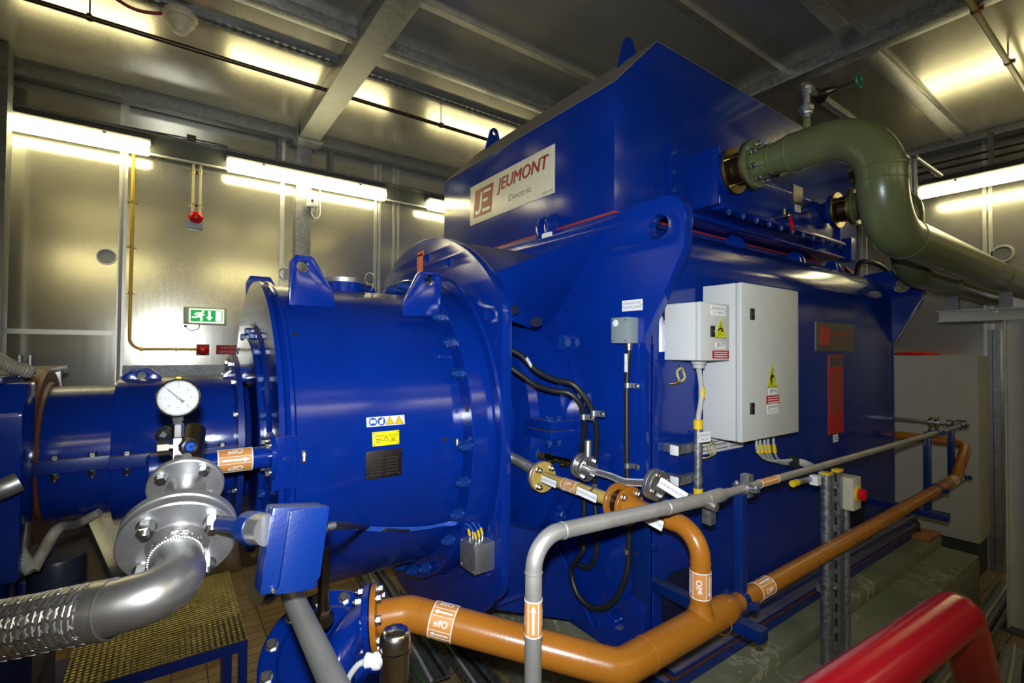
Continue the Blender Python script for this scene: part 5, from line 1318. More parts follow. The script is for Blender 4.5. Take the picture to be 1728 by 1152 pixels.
for p, d, r in ((o2 + dx * 0.13, dx, OB), (o2 - dd * 0.11, dd, OB), (o1 + dd * 0.05, dd, OB), (V(bx, RY, bt - 0.12), Z, OS), (V(bx, RY + 0.12, bt), Y, OS), (V(bx, RY, tz + 0.1), Z, OS), (o3, dx, OB), (e + dx * 1.4, dx, OS)):
    k = M(); cap_ring(k, p, d, r - 0.0005, 0.0025); k.build('weld_seam', M_orange, op)
# flow labels
q = at(748, 1044, d=1.67); t = (q - o1).dot(dd); c = o1 + dd * t
pipe_label(op, c, dd, tocam(c), OB, 0.085, -0.45, 1, flow=-1, flip=-1)
q = at(1183, 983, Y=RY); c = V(bx, RY, q.z)
pipe_label(op, c, Z, tocam(c), OS, 0.1, PI / 3 - 0.1, -1, flow=-1, flip=-1)
q = at(1285, 1002, Y=RY); t = (q - o2).dot(dx); c = o2 + dx * t
pipe_label(op, c, dx, tocam(c), OS, 0.11, -0.5, 1, flow=1, flip=1)
q = at(1605, 811, Y=RY); t = (q - o2).dot(dx); c = o2 + dx * t
pipe_label(op, c, dx, tocam(c), OS, 0.12, -0.3, 1, flow=1)
# left end flange
fn = (o1 - o0).normalized()
M().flange(o0, fn, 0.112, 0.02).build('end_flange', M_orange, op)
# blue elbow and pump cover below it
pu = thing('oil_pump', 'blue oil pump cover with ring of bolts and elbow joined to the orange pipe', 'pump', at(545, 1098, d=1.5))
M().flange(o0 - fn * 0.026, fn, 0.112, 0.022).build('elbow_flange', M_blue, pu)
for i in range(8):
    a = 2 * PI * (i + 0.5) / 8; u, v = ortho(fn); p = o0 + (u * math.cos(a) + v * math.sin(a)) * 0.09
    bolt(pu, p - fn * 0.026, -fn, 0.026, M_steelbolt, style='nut'); bolt(op, p + fn * 0.02, fn, 0.026, M_steelbolt)
pc_ = at(548, 1102, d=1.66); pn_ = (tocam(pc_) * 0.8 + Z * 0.35 + V(-0.12, 0, 0)).normalized()
K = 1.12
M().lathe(pc_ - pn_ * 0.14, pn_, [(0, 0.15 * K), (0.1, 0.15 * K), (0.105, 0.19 * K), (0.125, 0.19 * K), (0.13, 0.185 * K), (0.13, 0.14 * K), (0.14, 0.13 * K), (0.145, 0.06)], 56).build('cover', M_blue, pu)
bolt_ring(pu, pc_ - pn_ * 0.01, pn_, 0.163 * K, 12, 0.032, M_steelbolt, ref=up, a0=0.26)
M().tube([at(566, 1215, d=1.5), at(566, 1062, d=1.56), o0 - fn * 0.02], OB, 28, 0.16, 12).build('elbow', M_blue, pu, smooth=60)
M().lathe(pc_ - pn_ * 0.5, pn_, [(0, 0.13), (0.37, 0.13)], 40).build('body', M_bluedirty, pu)
# vertical nipple with nut screwed into the cover
nb = at(545, 1052, d=1.52); nt_ = at(548, 925, d=1.52); nt_.x, nt_.y = nb.x, nb.y
np2 = thing('dark_nipple', 'dark vertical pipe nipple with hex nut standing on the blue pump cover', 'pipe', nb)
M().cyl(nb, nt_, 0.0165, n=18).build('pipe', M_iron, np2)
M().lathe(nb - Z * 0.01, Z, [(0, 0.022), (0.012, 0.024), (0.012, 0.032), (0.04, 0.032), (0.045, 0.025), (0.055, 0.022)], 6).build('hex_nut', M_iron, np2, smooth=20)

# ------------------------------------------------------------------ yellow pipe, steel line and braided hoses between bearing and pipes
yl = thing('yellow_oil_pipe', 'ochre yellow pipe between the bearing housing and the orange flanges', 'pipe', (bx, 1.7, bt))
fo = at(1063, 853, X=bx).y; fi = at(1044, 848, X=bx).y
M().cyl((bx, fi + 0.02, bt), (bx, 2.05, bt), 0.0302, n=28).build('pipe', M_yellowpaint, yl)
M().flange((bx, 2.04, bt), Y, 0.0825, 0.018).build('yellow_flange', M_yellowpaint, yl)
M().flange((bx, 2.062, bt), Y, 0.0825, 0.018).build('steel_flange', M_steelflange, yl)
for i in range(4):
    a = PI / 4 + i * PI / 2; bolt(yl, (bx + 0.0625 * math.cos(a), 2.04, bt + 0.0625 * math.sin(a)), -Y, 0.026, M_steelbolt, style='nut')
M().flange((bx, fi, bt), Y, 0.086, 0.018).build('orange_flange', M_orange, yl)
M().lathe((bx, fi - 0.05, bt), Y, [(0, 0.06), (0.05, 0.06)], 32).build('sight_ring', M_iron, yl)
for i in range(4):
    a = PI / 4 + i * PI / 2; p = V(bx + 0.066 * math.cos(a), fi, bt + 0.066 * math.sin(a))
    M().cyl(p, p - Y * 0.075, 0.007, n=10).build('stud', M_steelbolt, yl)
M().flange((bx, fi - 0.068, bt), Y, 0.086, 0.018).build('branch_flange', M_orange, op)
for i in range(4):
    a = PI / 4 + i * PI / 2; bolt(op, (bx + 0.066 * math.cos(a), fi - 0.068, bt + 0.066 * math.sin(a)), -Y, 0.024, M_steelbolt)
M().lathe((bx, fi - 0.17, bt), Y, [(0, OS), (0.06, OS + 0.004), (0.105, OS + 0.02)], 28, (False, False)).build('flange_neck', M_orange, op, smooth=60)
q = at(964, 826, X=bx); c = V(bx, q.y, bt)
pipe_label(yl, c, Y, tocam(c), 0.0302, 0.1, -0.75, 1, flow=-1, flip=-1)
def hang_tag(par, px, py, w, h, s, Xp, tilt=0.0, lab=None):
    c = at(px, py, X=Xp)
    u = V(-0.12, -1, -tilt).normalized(); n = V(-1, -0.2, 0.1).normalized(); v = (n.cross(u)).normalized(); u = v.cross(n)
    o = tagplate(par, c, u, v, w, h, [s], fh=0.26, lab=lab)
    M().frame(c - u.cross(v) * 0.0005, u, v, u.cross(v), -w * 0.5 - 0.002, w * 0.5 + 0.002, -h * 0.5 - 0.002, h * 0.5 + 0.002, -0.0012, 0).build('tag_backing', M_black, o)
hang_tag(yl, 926, 812, 0.1, 0.035, 'SOMAV7758770', bx - 0.06, 0.1, 'white tag on the yellow flange')
hang_tag(yl, 990, 834, 0.115, 0.038, 'SOMAV576AA030', bx - 0.045, 0.12, 'white tag on the middle of the yellow pipe')
hang_tag(op, 1098, 877, 0.11, 0.04, 'SOMAV576RT720', bx - 0.06, 0.2, 'pale tag hanging under the orange flange')
q = at(1003, 822, X=bx); m = M().lathe((bx, q.y - 0.006, bt), Y, [(0, 0.0315), (0.012, 0.0315)], 24); m.box(bx - 0.01, bx + 0.012, q.y - 0.006, q.y + 0.006, bt + 0.03, bt + 0.048); m.build('hose_clip', M_galv, yl)
h1 = thing('braided_hose', 'thick braided steel hose from the ring opening to the yellow flange', 'hose', (bx, 2.2, bt))
hp = spline([V(bx, 2.078, bt), at(905, 797, X=bx), at(885, 783, X=bx - 0.02), at(855, 768, X=bx - 0.08), at(835, 765, X=bx - 0.2)], 8)
braid(M(), hp, 0.03, 10, 0.12, step=0.006).build('braid', M_steel, h1)
# steel line above with flanges
SXp = 1.75
sl_ = thing('steel_oil_line', 'stainless steel line with round flanges above the yellow pipe', 'pipe', at(940, 770, X=SXp))
def sp(px, py, X_=SXp): return at(px, py, X=X_)
f1 = sp(985, 785); f2 = sp(1004, 790)
def aly(p): return V(SXp, p.y, p.z)
zl = f1.z
M().tube([sp(845, 745), sp(872, 752), sp(930, 772), V(SXp, f1.y + 0.02, zl)], 0.016, 16, 0.05).build('tube', M_iron, sl_)
a, b = sp(879, 757), sp(912, 767)
M().cyl(a, b, 0.026, n=20).build('sleeve', M_steel, sl_); M().cyl(b, b + (b - a).normalized() * 0.05, 0.026, 0.018, n=20).build('cone', M_brassplate, sl_)
for px, py in ((935, 779), (957, 785)): q = sp(px, py); M().cyl(q, q + V(-0.05, 0, 0.01), 0.0085, n=8).build('brass_nipple', M_brass, sl_)
ax_ = V(0, -1, -0.12).normalized()
M().flange(sp(978, 784), ax_, 0.066, 0.02, n=36).build('flange', M_steel, sl_); M().flange(sp(978, 784) + ax_ * 0.02, ax_, 0.045, 0.03).build('gasket_body', M_steel, sl_)
f2 = sp(978, 784) + ax_ * 0.05
M().flange(f2, ax_, 0.066, 0.02, n=36).build('flange', M_steel, sl_)
bolt_ring(sl_, f2 + ax_ * 0.02, ax_, 0.05, 4, 0.02, M_steelbolt, a0=PI / 4)
q = sp(992, 775); q2 = sp(992, 742); M().lathe(q, Z, [(0, 0.018), (q2.z - q.z - 0.006, 0.018), (q2.z - q.z, 0.014)], 18).build('sampling_stub', M_steel, sl_)
M().tube([sp(921, 790), sp(922, 772), sp(927, 760), sp(932, 768), sp(930, 778)], 0.003, 8, 0.01).build('wire', M_steelbolt, sl_)
g1 = sp(1099, 815, 1.72); ax2 = V(0.05, -1, -0.1).normalized()
hp = spline([f2 + ax_ * 0.015, f2 + ax_ * 0.05, sp(1030, 803), sp(1052, 812, 1.74), sp(1075, 814, 1.73), g1], 8)
braid(M(), hp, 0.0165, 10, 0.07, step=0.004).build('braided_hose', M_steel, sl_)
M().flange(g1, ax2, 0.066, 0.018, n=36).build('flange', M_steel, sl_); M().flange(g1 + ax2 * 0.022, ax2, 0.066, 0.018, n=36).build('flange', M_steel, sl_)
M().flange(g1 + ax2 * 0.017, ax2, 0.056, 0.006).build('gasket', M_black, sl_)
bolt_ring(sl_, g1 + ax2 * 0.04, ax2, 0.05, 4, 0.02, M_steelbolt, a0=0.3)
M().cyl(g1 + ax2 * 0.03, g1 + ax2 * 0.3, 0.0165, n=20).build('stub_pipe', M_steel, sl_)
hang_tag(sl_, 1135, 826, 0.125, 0.042, 'SOMAV576N770', g1.x - 0.03, 0.33, 'white tag at the end of the steel line')

# ------------------------------------------------------------------ blue posts and bars that carry the pipes
def clampring(parent, p, d, r, mat, w=0.03, ear=V(0, 0, 0)):
    d = V(d).normalized(); m = M(); m.lathe(V(p) - d * w / 2, d, [(0, r), (0, r + 0.006), (w, r + 0.006), (w, r), (0, r)], 28, (False, False))
    u = Y - d * d.y; u.normalize(); v = d.cross(u)
    for s in (-1, 1):
        m.frame(V(p) + u * s * (r + 0.004), d, u * s, v * s, -w / 2, w / 2, -0.002, 0.032, 0.003, 0.009); m.frame(V(p) + u * s * (r + 0.004), d, u * s, v * s, -w / 2, w / 2, -0.002, 0.032, -0.009, -0.003)
    c = m.build('pipe_clamp', mat, parent)
    for s in (-1, 1): bolt(c, V(p) + u * s * (r + 0.024) + Z * 0.009, Z, 0.016, mat)
def railz(x): return r2.z + dr.z / dr.x * (x - r2.x)
def orz(x): return o2.z + dx.z / dx.x * (x - o2.x)
s1 = thing('support_bracket', 'blue bar and post bracket carrying the pipes at the near corner of the generator', 'bracket', (1.95, 1.3, 1.1))
bz = at(1290, 1060, X=1.95).z - 0.0
M().box(1.925, 1.985, 1.0, 1.55, bz - 0.06, bz - 0.01).build('bar', M_blue2, s1, bevel=0.004)
M().box(1.935, 1.975, RY - 0.02, RY + 0.02, orz(1.95) + OS, railz(1.95) - rs).build('post', M_blue2, s1, bevel=0.003)
clampring(s1, (1.955, RY, orz(1.955)), dx, OS, M_blue2)
clampring(s1, (2.0, RY, railz(2.0)), dr, rs, M_galv)
q = at(1262, 800, Y=RY + 0.035); M().box(q.x - 0.02, q.x + 0.02, RY + 0.02, RY + 0.06, railz(2.0) - 0.06, q.z).build('strut_stub', M_galv, s1, bevel=0.002)
q = at(1198, 834, Y=RY + 0.06); M().box(q.x - 0.02, q.x + 0.02, RY + 0.045, RY + 0.085, q.z - 0.12, q.z).build('strut_stub', M_galv, s1, bevel=0.002)
s2 = thing('support_bracket', 'blue bar and posts carrying the pipes at the rear end of the generator', 'bracket', (4.6, 1.3, 1.05))
bz = at(1595, 868, X=4.6).z
M().box(4.575, 4.635, 1.03, 1.55, bz - 0.045, bz + 0.01).build('bar', M_blue2, s2, bevel=0.004)
M().box(4.585, 4.62, RY + 0.03, RY + 0.07, bz, railz(4.6)).build('post', M_blue2, s2, bevel=0.003)
clampring(s2, (4.6, RY, orz(4.6)), dx, OS, M_blue2); clampring(s2, (4.62, RY, railz(4.6)), dr, rs, M_blue2, 0.03)
xp = at(1608, 760, Y=RY + 0.04).x
M().box(xp - 0.02, xp + 0.02, RY + 0.03, RY + 0.07, orz(xp) + 0.02, railz(xp)).build('post', M_blue2, s2, bevel=0.003)
clampring(s2, (xp, RY, orz(xp)), dx, OS, M_blue2); clampring(s2, (xp, RY, railz(xp)), dr, rs, M_blue2)
# small steel line with lever near the rear corner
k = thing('steel_pipe', 'thin steel pipe with a flange and black lever crossing before the beige cabinet', 'pipe', at(1570, 711, X=5.6))
a, b = at(1490, 704, X=5.6), at(1606, 718, X=5.6); b.z = a.z
M().cyl(a, b, 0.016, n=16).build('pipe', M_steel, k)
c = at(1576, 711, X=5.6); c.z = a.z; d = (b - a).normalized()
M().flange(c - d * 0.03, d, 0.05, 0.02).build('flange', M_chrome, k); M().flange(c + d * 0.01, d, 0.05, 0.02).build('flange', M_chrome, k)
for s, e_ in ((1597, 1612), (1614, 1631)): M().bar(at(s, 709, X=5.55), at(e_, 711, X=5.55), 0.022, 0.01).build('lever', M_black, k)

# ------------------------------------------------------------------ isolator switch on its galvanised stand
iy = 1.17
st = thing('switch_stand', 'galvanised conduit and strut stand on the plinth behind the orange pipe', 'stand', (2.95, iy, 0.51))
a, b = at(1395, 800, Y=iy), at(1395, 1120, Y=iy)
px_ = (a.x + b.x) / 2
M().cyl((px_, iy, 0.51), (px_, iy, a.z), 0.03, n=24).build('conduit', M_galv, st)
xs = at(1413, 900, Y=iy).x
M().plate([(-0.02, -0.02), (0.02, -0.02), (0.02, 0.02), (0.012, 0.02), (0.012, 0.017), (0.017, 0.017), (0.017, -0.017), (-0.017, -0.017), (-0.017, 0.017), (-0.012, 0.017), (-0.012, 0.02), (-0.02, 0.02)], (xs, iy, 0.51), X, Y, at(1413, 795, Y=iy).z - 0.51).build('strut', M_galv, st)
sl2 = M()
for i in range(12): sl2.box(xs - 0.0215, xs - 0.0195, iy - 0.007, iy + 0.007, 0.6 + i * 0.08, 0.645 + i * 0.08)
sl2.build('strut_slots', M_blacktext, st)
xs2 = at(1428, 950, Y=iy).x
zs0, zs1 = at(1440, 863, X=3.12).z, at(1440, 808, X=3.12).z
M().cyl((xs2, iy, 0.51), (xs2, iy, zs0), 0.02, n=20).build('conduit', M_galv, st)
M().box(px_ - 0.03, xs2 + 0.02, iy + 0.02, iy + 0.04, 0.9, 0.94).build('cross_strut', M_galv, st)
for z in (1.46, 0.92):
    M().lathe((px_, iy, z), Z, [(0, 0.033), (0.025, 0.033)], 24).build('clamp', M_galvdark, st)
    bolt(st, (px_ + 0.01, iy - 0.035, z + 0.012), -Y, 0.014, M_steelbolt)
for i, (xx, yy3) in enumerate(((px_, iy), (xs, iy))):
    M().box(xx - 0.025, xx + 0.035, yy3 - 0.02, yy3 + 0.02, a.z - 0.005, a.z + 0.012).build('yellow_cap', M_yellow, st, bevel=0.003)
q = at(1380, 800, Y=iy); M().box(q.x - 0.05, q.x - 0.01, iy - 0.02, iy + 0.02, q.z - 0.05, q.z).build('white_end_cap', M_white, st)
q = at(1352, 815, Y=iy); M().cyl((q.x, iy + 0.02, q.z), (px_, iy + 0.02, q.z - 0.01), 0.015, n=16).build('side_conduit', M_galv, st); M().cyl((q.x - 0.05, iy + 0.02, q.z), (q.x, iy + 0.02, q.z), 0.017, n=16).build('yellow_cap', M_yellow, st)
iso = thing('isolator_switch', 'small beige isolator switch with red knob on yellow disc', 'switch', (3.17, 1.1, zs0))
ya, yb = at(1416, 835, X=3.12).y, at(1440, 835, X=3.12).y
M().box(3.12, 3.23, yb, ya + 0.02, zs0, zs1).build('case', paint('beige_switch_case', (0.5, 0.48, 0.36), 0.45, peel=0), iso, bevel=0.005)
zc = (zs0 + zs1) / 2
M().lathe((3.175, yb, zc), -Y, [(0, 0.042), (0.008, 0.042), (0.01, 0.03)], 28).build('yellow_disc', M_yellow, iso)
M().lathe((3.175, yb - 0.008, zc), -Y, [(0, 0.03), (0.02, 0.034), (0.03, 0.032), (0.034, 0.02)], 28).build('red_knob', M_redplastic, iso)

# ------------------------------------------------------------------ foreground: stainless elbow, flanges and braided hose
F = at(301, 914, d=1.06); S = at(314, 822, d=1.21)
fa = (F - S).normalized()
fh = thing('steel_elbow_hose', 'big stainless elbow with round bolted flange and thick braided hose in the left foreground', 'pipe', F)
fr_ = 0.111
M().flange(F - fa * 0.012, fa, fr_, 0.02, n=72, ch=0.003).build('front_flange', M_steelflange, fh)
M().flange(F - fa * 0.042, fa, fr_, 0.022, n=72, ch=0.003).build('rear_flange', M_steelflange, fh)
M().flange(F - fa * 0.021, fa, 0.1, 0.01, n=60).build('gasket', plain('fibre_gasket', (0.35, 0.28, 0.12), 0.7), fh)
u, v = ortho(fa, rt)
for i in range(4):
    a = PI / 4 + i * PI / 2 - 0.33; p = F + (u * math.cos(a) + v * math.sin(a)) * 0.083
    bolt(fh, p + fa * 0.008, fa, 0.028, M_steelbolt, style='nut')
M().lathe(F + fa * 0.0, fa, [(0.0, 0.06), (0.012, 0.058), (0.014, 0.05)], 48).build('weld_collar', M_steel, fh)
ep = [F + fa * 0.0, F + fa * 0.05, at(300, 972, d=0.955), at(264, 1001, d=0.905), at(215, 1018, d=0.88), at(160, 1032, d=0.865), at(110, 1041, d=0.86)]
sp_ = spline(ep, 10)
PR = 0.047
k0 = 10
M().tube(sp_[k0:], PR, 40).build('elbow', M_steel, fh, smooth=60)
braid(M(), sp_[:k0 + 2], PR - 0.002, 14, 0.2, wid=0.013, amp=0.0018, step=0.002).build('short_braid', M_steel, fh)
wm = M(); q = sp_[k0]; d = (sp_[k0 + 1] - sp_[k0]).normalized(); u, v = ortho(d)
for i in range(60):
    a = 2 * PI * i / 60; wm.ball(q + (u * math.cos(a) + v * math.sin(a)) * (PR + 0.001), 0.0035, 1, 1, 1, 6, 5)
wm.build('weld_bead', M_steel, fh)
d = (sp_[-1] - sp_[-2]).normalized(); he = sp_[-1]
M().lathe(at(192, 1026, d=0.874), d, [(0, PR + 0.001), (0.002, PR + 0.0045), (0.052, PR + 0.0045), (0.054, PR)], 48, (False, False)).build('ferrule', M_steel, fh)
hp = spline([at(158, 1032, d=0.866), he, at(60, 1052, d=0.855), at(0, 1063, d=0.85), at(-80, 1077, d=0.85), at(-170, 1091, d=0.86), at(-300, 1100, d=0.9)], 10)
braid(M(), hp, PR + 0.002, 14, 0.3, wid=0.0165, amp=0.0016, step=0.0025, th=0.0006).build('braided_hose', M_steel, fh)
# smaller flange and pipe behind
S2 = S - fa * 0.005
M().flange(S2 - fa * 0.01, fa, 0.082, 0.018, n=60, ch=0.003).build('small_flange', M_steelflange, fh)
M().lathe(S2, fa, [(0, 0.045), (0.03, 0.036), ((F - S2).length - 0.03, 0.04)], 40).build('neck', M_steel, fh)
u, v = ortho(fa, rt)
for i in range(4):
    a = PI / 4 + i * PI / 2 - 0.1; p = S2 + (u * math.cos(a) + v * math.sin(a)) * 0.062
    bolt(fh, p + fa * 0.008, fa, 0.022, M_steelbolt)
M().cyl(S2 - fa * 0.03, S2 - fa * 0.25, 0.03, n=28).build('feed_pipe', M_iron, fh)
# pressure gauge and its valve
gc = at(301, 671, d=1.24)
pg = thing('pressure_gauge', 'round white pressure gauge with steel rim standing above the stainless flanges', 'pressure gauge', gc)
gn = V(-0.02, -1, 0.05).normalized(); gv = (Z - gn * gn.z).normalized(); gu = gv.cross(gn)
GR_ = 0.0485
M().lathe(gc - gn * 0.035, gn, [(0, 0.03), (0.003, GR_ - 0.002), (0.028, GR_ - 0.001), (0.03, GR_), (0.042, GR_), (0.045, GR_ - 0.004), (0.04, GR_ - 0.007)], 64, (True, False)).build('case', M_chrome, pg, smooth=40)
M_dial = plain('gauge_dial_white', (0.36, 0.37, 0.37), 0.6)
dial = M().lathe(gc - gn * 0.035, gn, [(0.034, GR_ - 0.005), (0.036, GR_ - 0.006), (0.036, 0.001)], 64, (True, True)).build('dial', M_dial, pg)
dm = M(); dc_ = gc + gn * 0.0012
def dpt(r, a): return dc_ + (gu * math.cos(a) + gv * math.sin(a)) * r
def tick(r0, r1, a, w): 
    t = (gu * -math.sin(a) + gv * math.cos(a)) * w / 2; n = gn * 0.0003
    p = [dpt(r0, a) - t, dpt(r0, a) + t, dpt(r1, a) + t, dpt(r1, a) - t]; dm.rings([p, [x + n for x in p]])
A0, A1 = math.radians(225), math.radians(-45)
for i in range(61):
    a = A0 + (A1 - A0) * i / 60; big_ = i % 10 == 0; tick(0.0345 if big_ else 0.0365, 0.0392, a, 0.0011 if big_ else 0.0005)
for i in range(7):
    a = A0 + (A1 - A0) * i / 6; text(dm, str(i), dpt(0.028, a), gu, gv, 0.0068, off=0.0004)
text(dm, 'bar', dpt(0.024, -PI / 2), gu, gv, 0.0038, off=0.0004); text(dm, 'NG 100', dpt(0.013, PI / 2), gu, gv, 0.002, off=0.0004)
dm.build('markings', M_blacktext, dial)
na = A0 + (A1 - A0) * 2.0 / 6
nd = gu * math.cos(na) + gv * math.sin(na); npz = gv * math.cos(na) - gu * math.sin(na)
nm_ = M(); nm_.plate([(-0.016, -0.0046), (-0.007, -0.002), (0.037, -0.0007), (0.037, 0.0007), (-0.007, 0.002), (-0.016, 0.0046)], dc_ + gn * 0.0016, nd, npz, 0.0008)
nm_.build('needle', M_blacktext, dial); M().lathe(dc_ + gn * 0.001, gn, [(0, 0.0035), (0.002, 0.0035), (0.003, 0.002)], 20).build('needle_hub', M_steel, dial)
M().cyl(gc + gv * (GR_ - 0.003) - gn * 0.015, gc + gv * (GR_ + 0.005) - gn * 0.015, 0.006, n=14).build('relief_plug', M_yellow, pg)
sb_ = gc - gn * 0.018
M().lathe(sb_ - Z * (GR_ - 0.002), -Z, [(0, 0.0115), (0.014, 0.0115), (0.016, 0.008), (0.02, 0.008)], 4).build('square_stem', M_steel, pg, smooth=20)
M().lathe(sb_ - Z * (GR_ + 0.018), -Z, [(0, 0.012), (0.002, 0.0135), (0.034, 0.0135), (0.036, 0.012)], 6).build('hex_coupling', M_chrome, pg, smooth=20)
M().lathe(sb_ - Z * (GR_ + 0.055), -Z, [(0, 0.0125), (0.075, 0.0125)], 4, a0=PI / 4).build('valve_block', M_steel, pg, smooth=20)
vb2 = sb_ - Z * (GR_ + 0.075)
M().lathe(vb2, -gu, [(0.008, 0.009), (0.018, 0.009), (0.018, 0.0155), (0.042, 0.0155), (0.044, 0.013)], 6).build('side_nut', M_brassplate, pg, smooth=20)
M().lathe(vb2 - gu * 0.018 + Z * 0.022 - gn * 0.02, (gn * -0.6 - gu * 0.5 + Z * 0.3), [(0, 0.012), (0.01, 0.02), (0.026, 0.02), (0.03, 0.015)], 8).build('rear_knob', M_black, pg)
kd = (gn * 0.85 + gu * 0.4 - Z * 0.05).normalized(); kc = vb2 + gu * 0.012
M().cyl(vb2, kc + kd * 0.02, 0.006, n=12).build('knob_stem', M_steel, pg)
kn = M().lathe(kc + kd * 0.016, kd, [(0, 0.014), (0.004, 0.021), (0.012, 0.0225), (0.02, 0.021), (0.022, 0.017), (0.018, 0.013)], 10).build('black_knob', M_black, pg, smooth=30)
M().lathe(kc + kd * 0.034, kd, [(0, 0.011), (0.0035, 0.0105), (0.004, 0.003)], 28).build('blue_cap', M_blueprint, kn); M().lathe(kc + kd * 0.038, kd, [(0, 0.0042), (0.002, 0.004), (0.002, 0.001)], 14).build('knob_screw', M_steelbolt, kn)
M().cyl(vb2 - Z * 0.03, S2 - fa * 0.02 + Z * 0.06, 0.011, n=14).build('gauge_pipe', M_steel, pg)

# blue branch pipe with flow label that joins the drum
bp0 = at(398, 776, Y=2.1)
bp = thing('blue_branch_pipe', 'blue branch pipe with an orange flow label joined to the left rim of the drum', 'pipe', bp0)
br_ = 0.042
M().cyl((0.02, 2.1, bp0.z), (0.335, 2.1, bp0.z), br_, n=32).build('pipe', M_blue, bp)
M().flange((0.33, 2.1, bp0.z), X, 0.095, 0.018).build('flange', M_blue, bp)
for i in range(4):
    a = PI / 4 + i * PI / 2; bolt(bp, (0.33, 2.1 + 0.073 * math.cos(a), bp0.z + 0.073 * math.sin(a)), -X, 0.026, M_steelbolt)
c = V(at(398, 776, Y=2.06).x, 2.1, bp0.z)
pipe_label(bp, c, X, tocam(c), br_, 0.115, 0.0, -1, flow=1, flip=-1)
M().lathe((0.02, 2.1, bp0.z), -X, [(0, br_ + 0.012), (0.06, br_ + 0.012), (0.07, br_)], 24).build('end_coupling', M_bluedirty, bp)

# blue limit switch box with its round connector
bcn = at(500, 926, d=0.93)
n_ = (tocam(bcn) + rt * 0.34 - up * 0.26).normalized()
vd = (rt * 0.215 + up * 0.977); v_ = (vd - n_ * vd.dot(n_)).normalized(); u_ = v_.cross(n_)
bw, bh_, bdp = 0.103, 0.153, 0.06
bo = bcn
lb = thing('limit_switch_box', 'bright blue switch box tilted on a round steel collar beside the stainless flange', 'switch box', bcn)
M().frame(bo, u_, v_, n_, -bw / 2, bw / 2, -bh_ / 2, bh_ / 2, -bdp, -bdp * 0.42).build('box_body', M_blue2, lb, bevel=0.006)
lidm = M(); lidm.frame(bo, u_, v_, n_, -bw / 2 - 0.001, bw / 2 + 0.001, -bh_ / 2 - 0.001, bh_ / 2 + 0.001, -bdp * 0.4, -0.004)
lid = lidm.build('lid', M_blue2, lb, bevel=0.006)
M().plate([(-bw * 0.28, -bh_ / 2), (bw * 0.4, -bh_ / 2), (bw * 0.4, -bh_ * 0.42), (bw * 0.5, -bh_ * 0.36), (bw * 0.5, bh_ / 2), (bw * 0.1, bh_ / 2), (-bw * 0.22, bh_ * 0.46), (-bw * 0.22, -bh_ * 0.4)], bo - n_ * 0.006, u_, v_, 0.012).build('lid_rib', M_blue2, lid, bevel=0.002)
for x, y in ((-0.08, 0.44), (-0.3, -0.46), (0.42, 0.42)): bolt(lid, bo + u_ * (bw * x) + v_ * (bh_ * y) - n_ * 0.001, n_, 0.01, M_steelbolt, style='dome', name='screw')
cl = bo - u_ * (bw / 2) + v_ * (bh_ * 0.22) - n_ * 0.03; ca = (at(395, 886, d=0.99) - cl).normalized()
M().lathe(cl + ca * -0.01, ca, [(0, 0.0295), (0.04, 0.0295)], 32).build('steel_collar', M_steel, lb)
M().lathe(cl + ca * 0.03, ca, [(0, 0.031), (0.034, 0.031), (0.04, 0.024), (0.042, 0.0155), (0.14, 0.0155)], 32).build('blue_neck', M_blue2, lb)
cg = bo + u_ * (bw / 2) - n_ * 0.03 + v_ * 0.03
M().lathe(cg, u_, [(0, 0.012), (0.012, 0.012), (0.013, 0.009), (0.025, 0.008)], 12).build('cable_gland', M_steelbolt, lb)
cp = spline([cg + u_ * 0.015, at(575, 886, d=1.1), on_drum(620, 889, DR + 0.012), on_drum(650, 893, DR + 0.012), on_drum(690, 894, DR + 0.012)], 8)
M().tube(cp, 0.0085, 10).build('cable', M_black, lb)
# stainless terminal box on the ring with yellow ended blue wires
tb0, tb1 = at(803, 921, X=1.22), at(803, 971, X=1.22); ty = at(778, 930, X=1.22).y
tb = thing('terminal_box', 'small stainless terminal box with yellow ended blue wires on the ring plate', 'terminal box', (1.27, tb0.y, tb1.z))
M().box(1.22, 1.33, tb0.y, ty, tb1.z, tb0.z).build('case', M_steelflange, tb, bevel=0.005)
M().box(1.214, 1.22, tb0.y, ty, tb1.z, tb0.z).build('lid', M_steelflange, tb, bevel=0.002)
for y in (tb0.y + 0.012, ty - 0.012):
    for z in (tb0.z - 0.012, tb1.z + 0.012): bolt(tb, (1.214, y, z), -X, 0.009, M_steelbolt, style='dome', name='screw')
M().lathe((1.27, (tb0.y + ty) / 2, tb1.z), -Z, [(0, 0.012), (0.012, 0.012), (0.014, 0.006)], 12).build('drain_plug', M_iron, tb)
st_ = on_drum(690, 893, DR + 0.012)
for i in range(5):
    g = V(1.24 + 0.03 * (i % 3), tb0.y + 0.03 + 0.02 * i, tb0.z)
    M().lathe(g, Z, [(0, 0.008), (0.01, 0.008), (0.011, 0.006), (0.02, 0.006)], 10).build('gland', M_steelbolt, tb)
    M().cyl(g + Z * 0.018, g + Z * 0.05 + V(-0.006, 0.006, 0), 0.0065, n=10).build('wire_sleeve', M_yellow, tb)
    j = on_drum(745, 884 + 0.7 * i, DR + 0.015)
    M().tube(spline([g + Z * 0.05 + V(-0.006, 0.006, 0), g + V(-0.03, 0.03 + 0.004 * i, 0.085), at(768, 880 + 1.2 * i, X=1.19), j, on_drum(715, 889 + 0.8 * i, DR + 0.012), on_drum(655, 890 + 1.5 * i, DR + 0.01), on_drum(600, 888 + i, DR + 0.01)], 7), 0.0036, 6).build('wire', M_bluewire, tb)

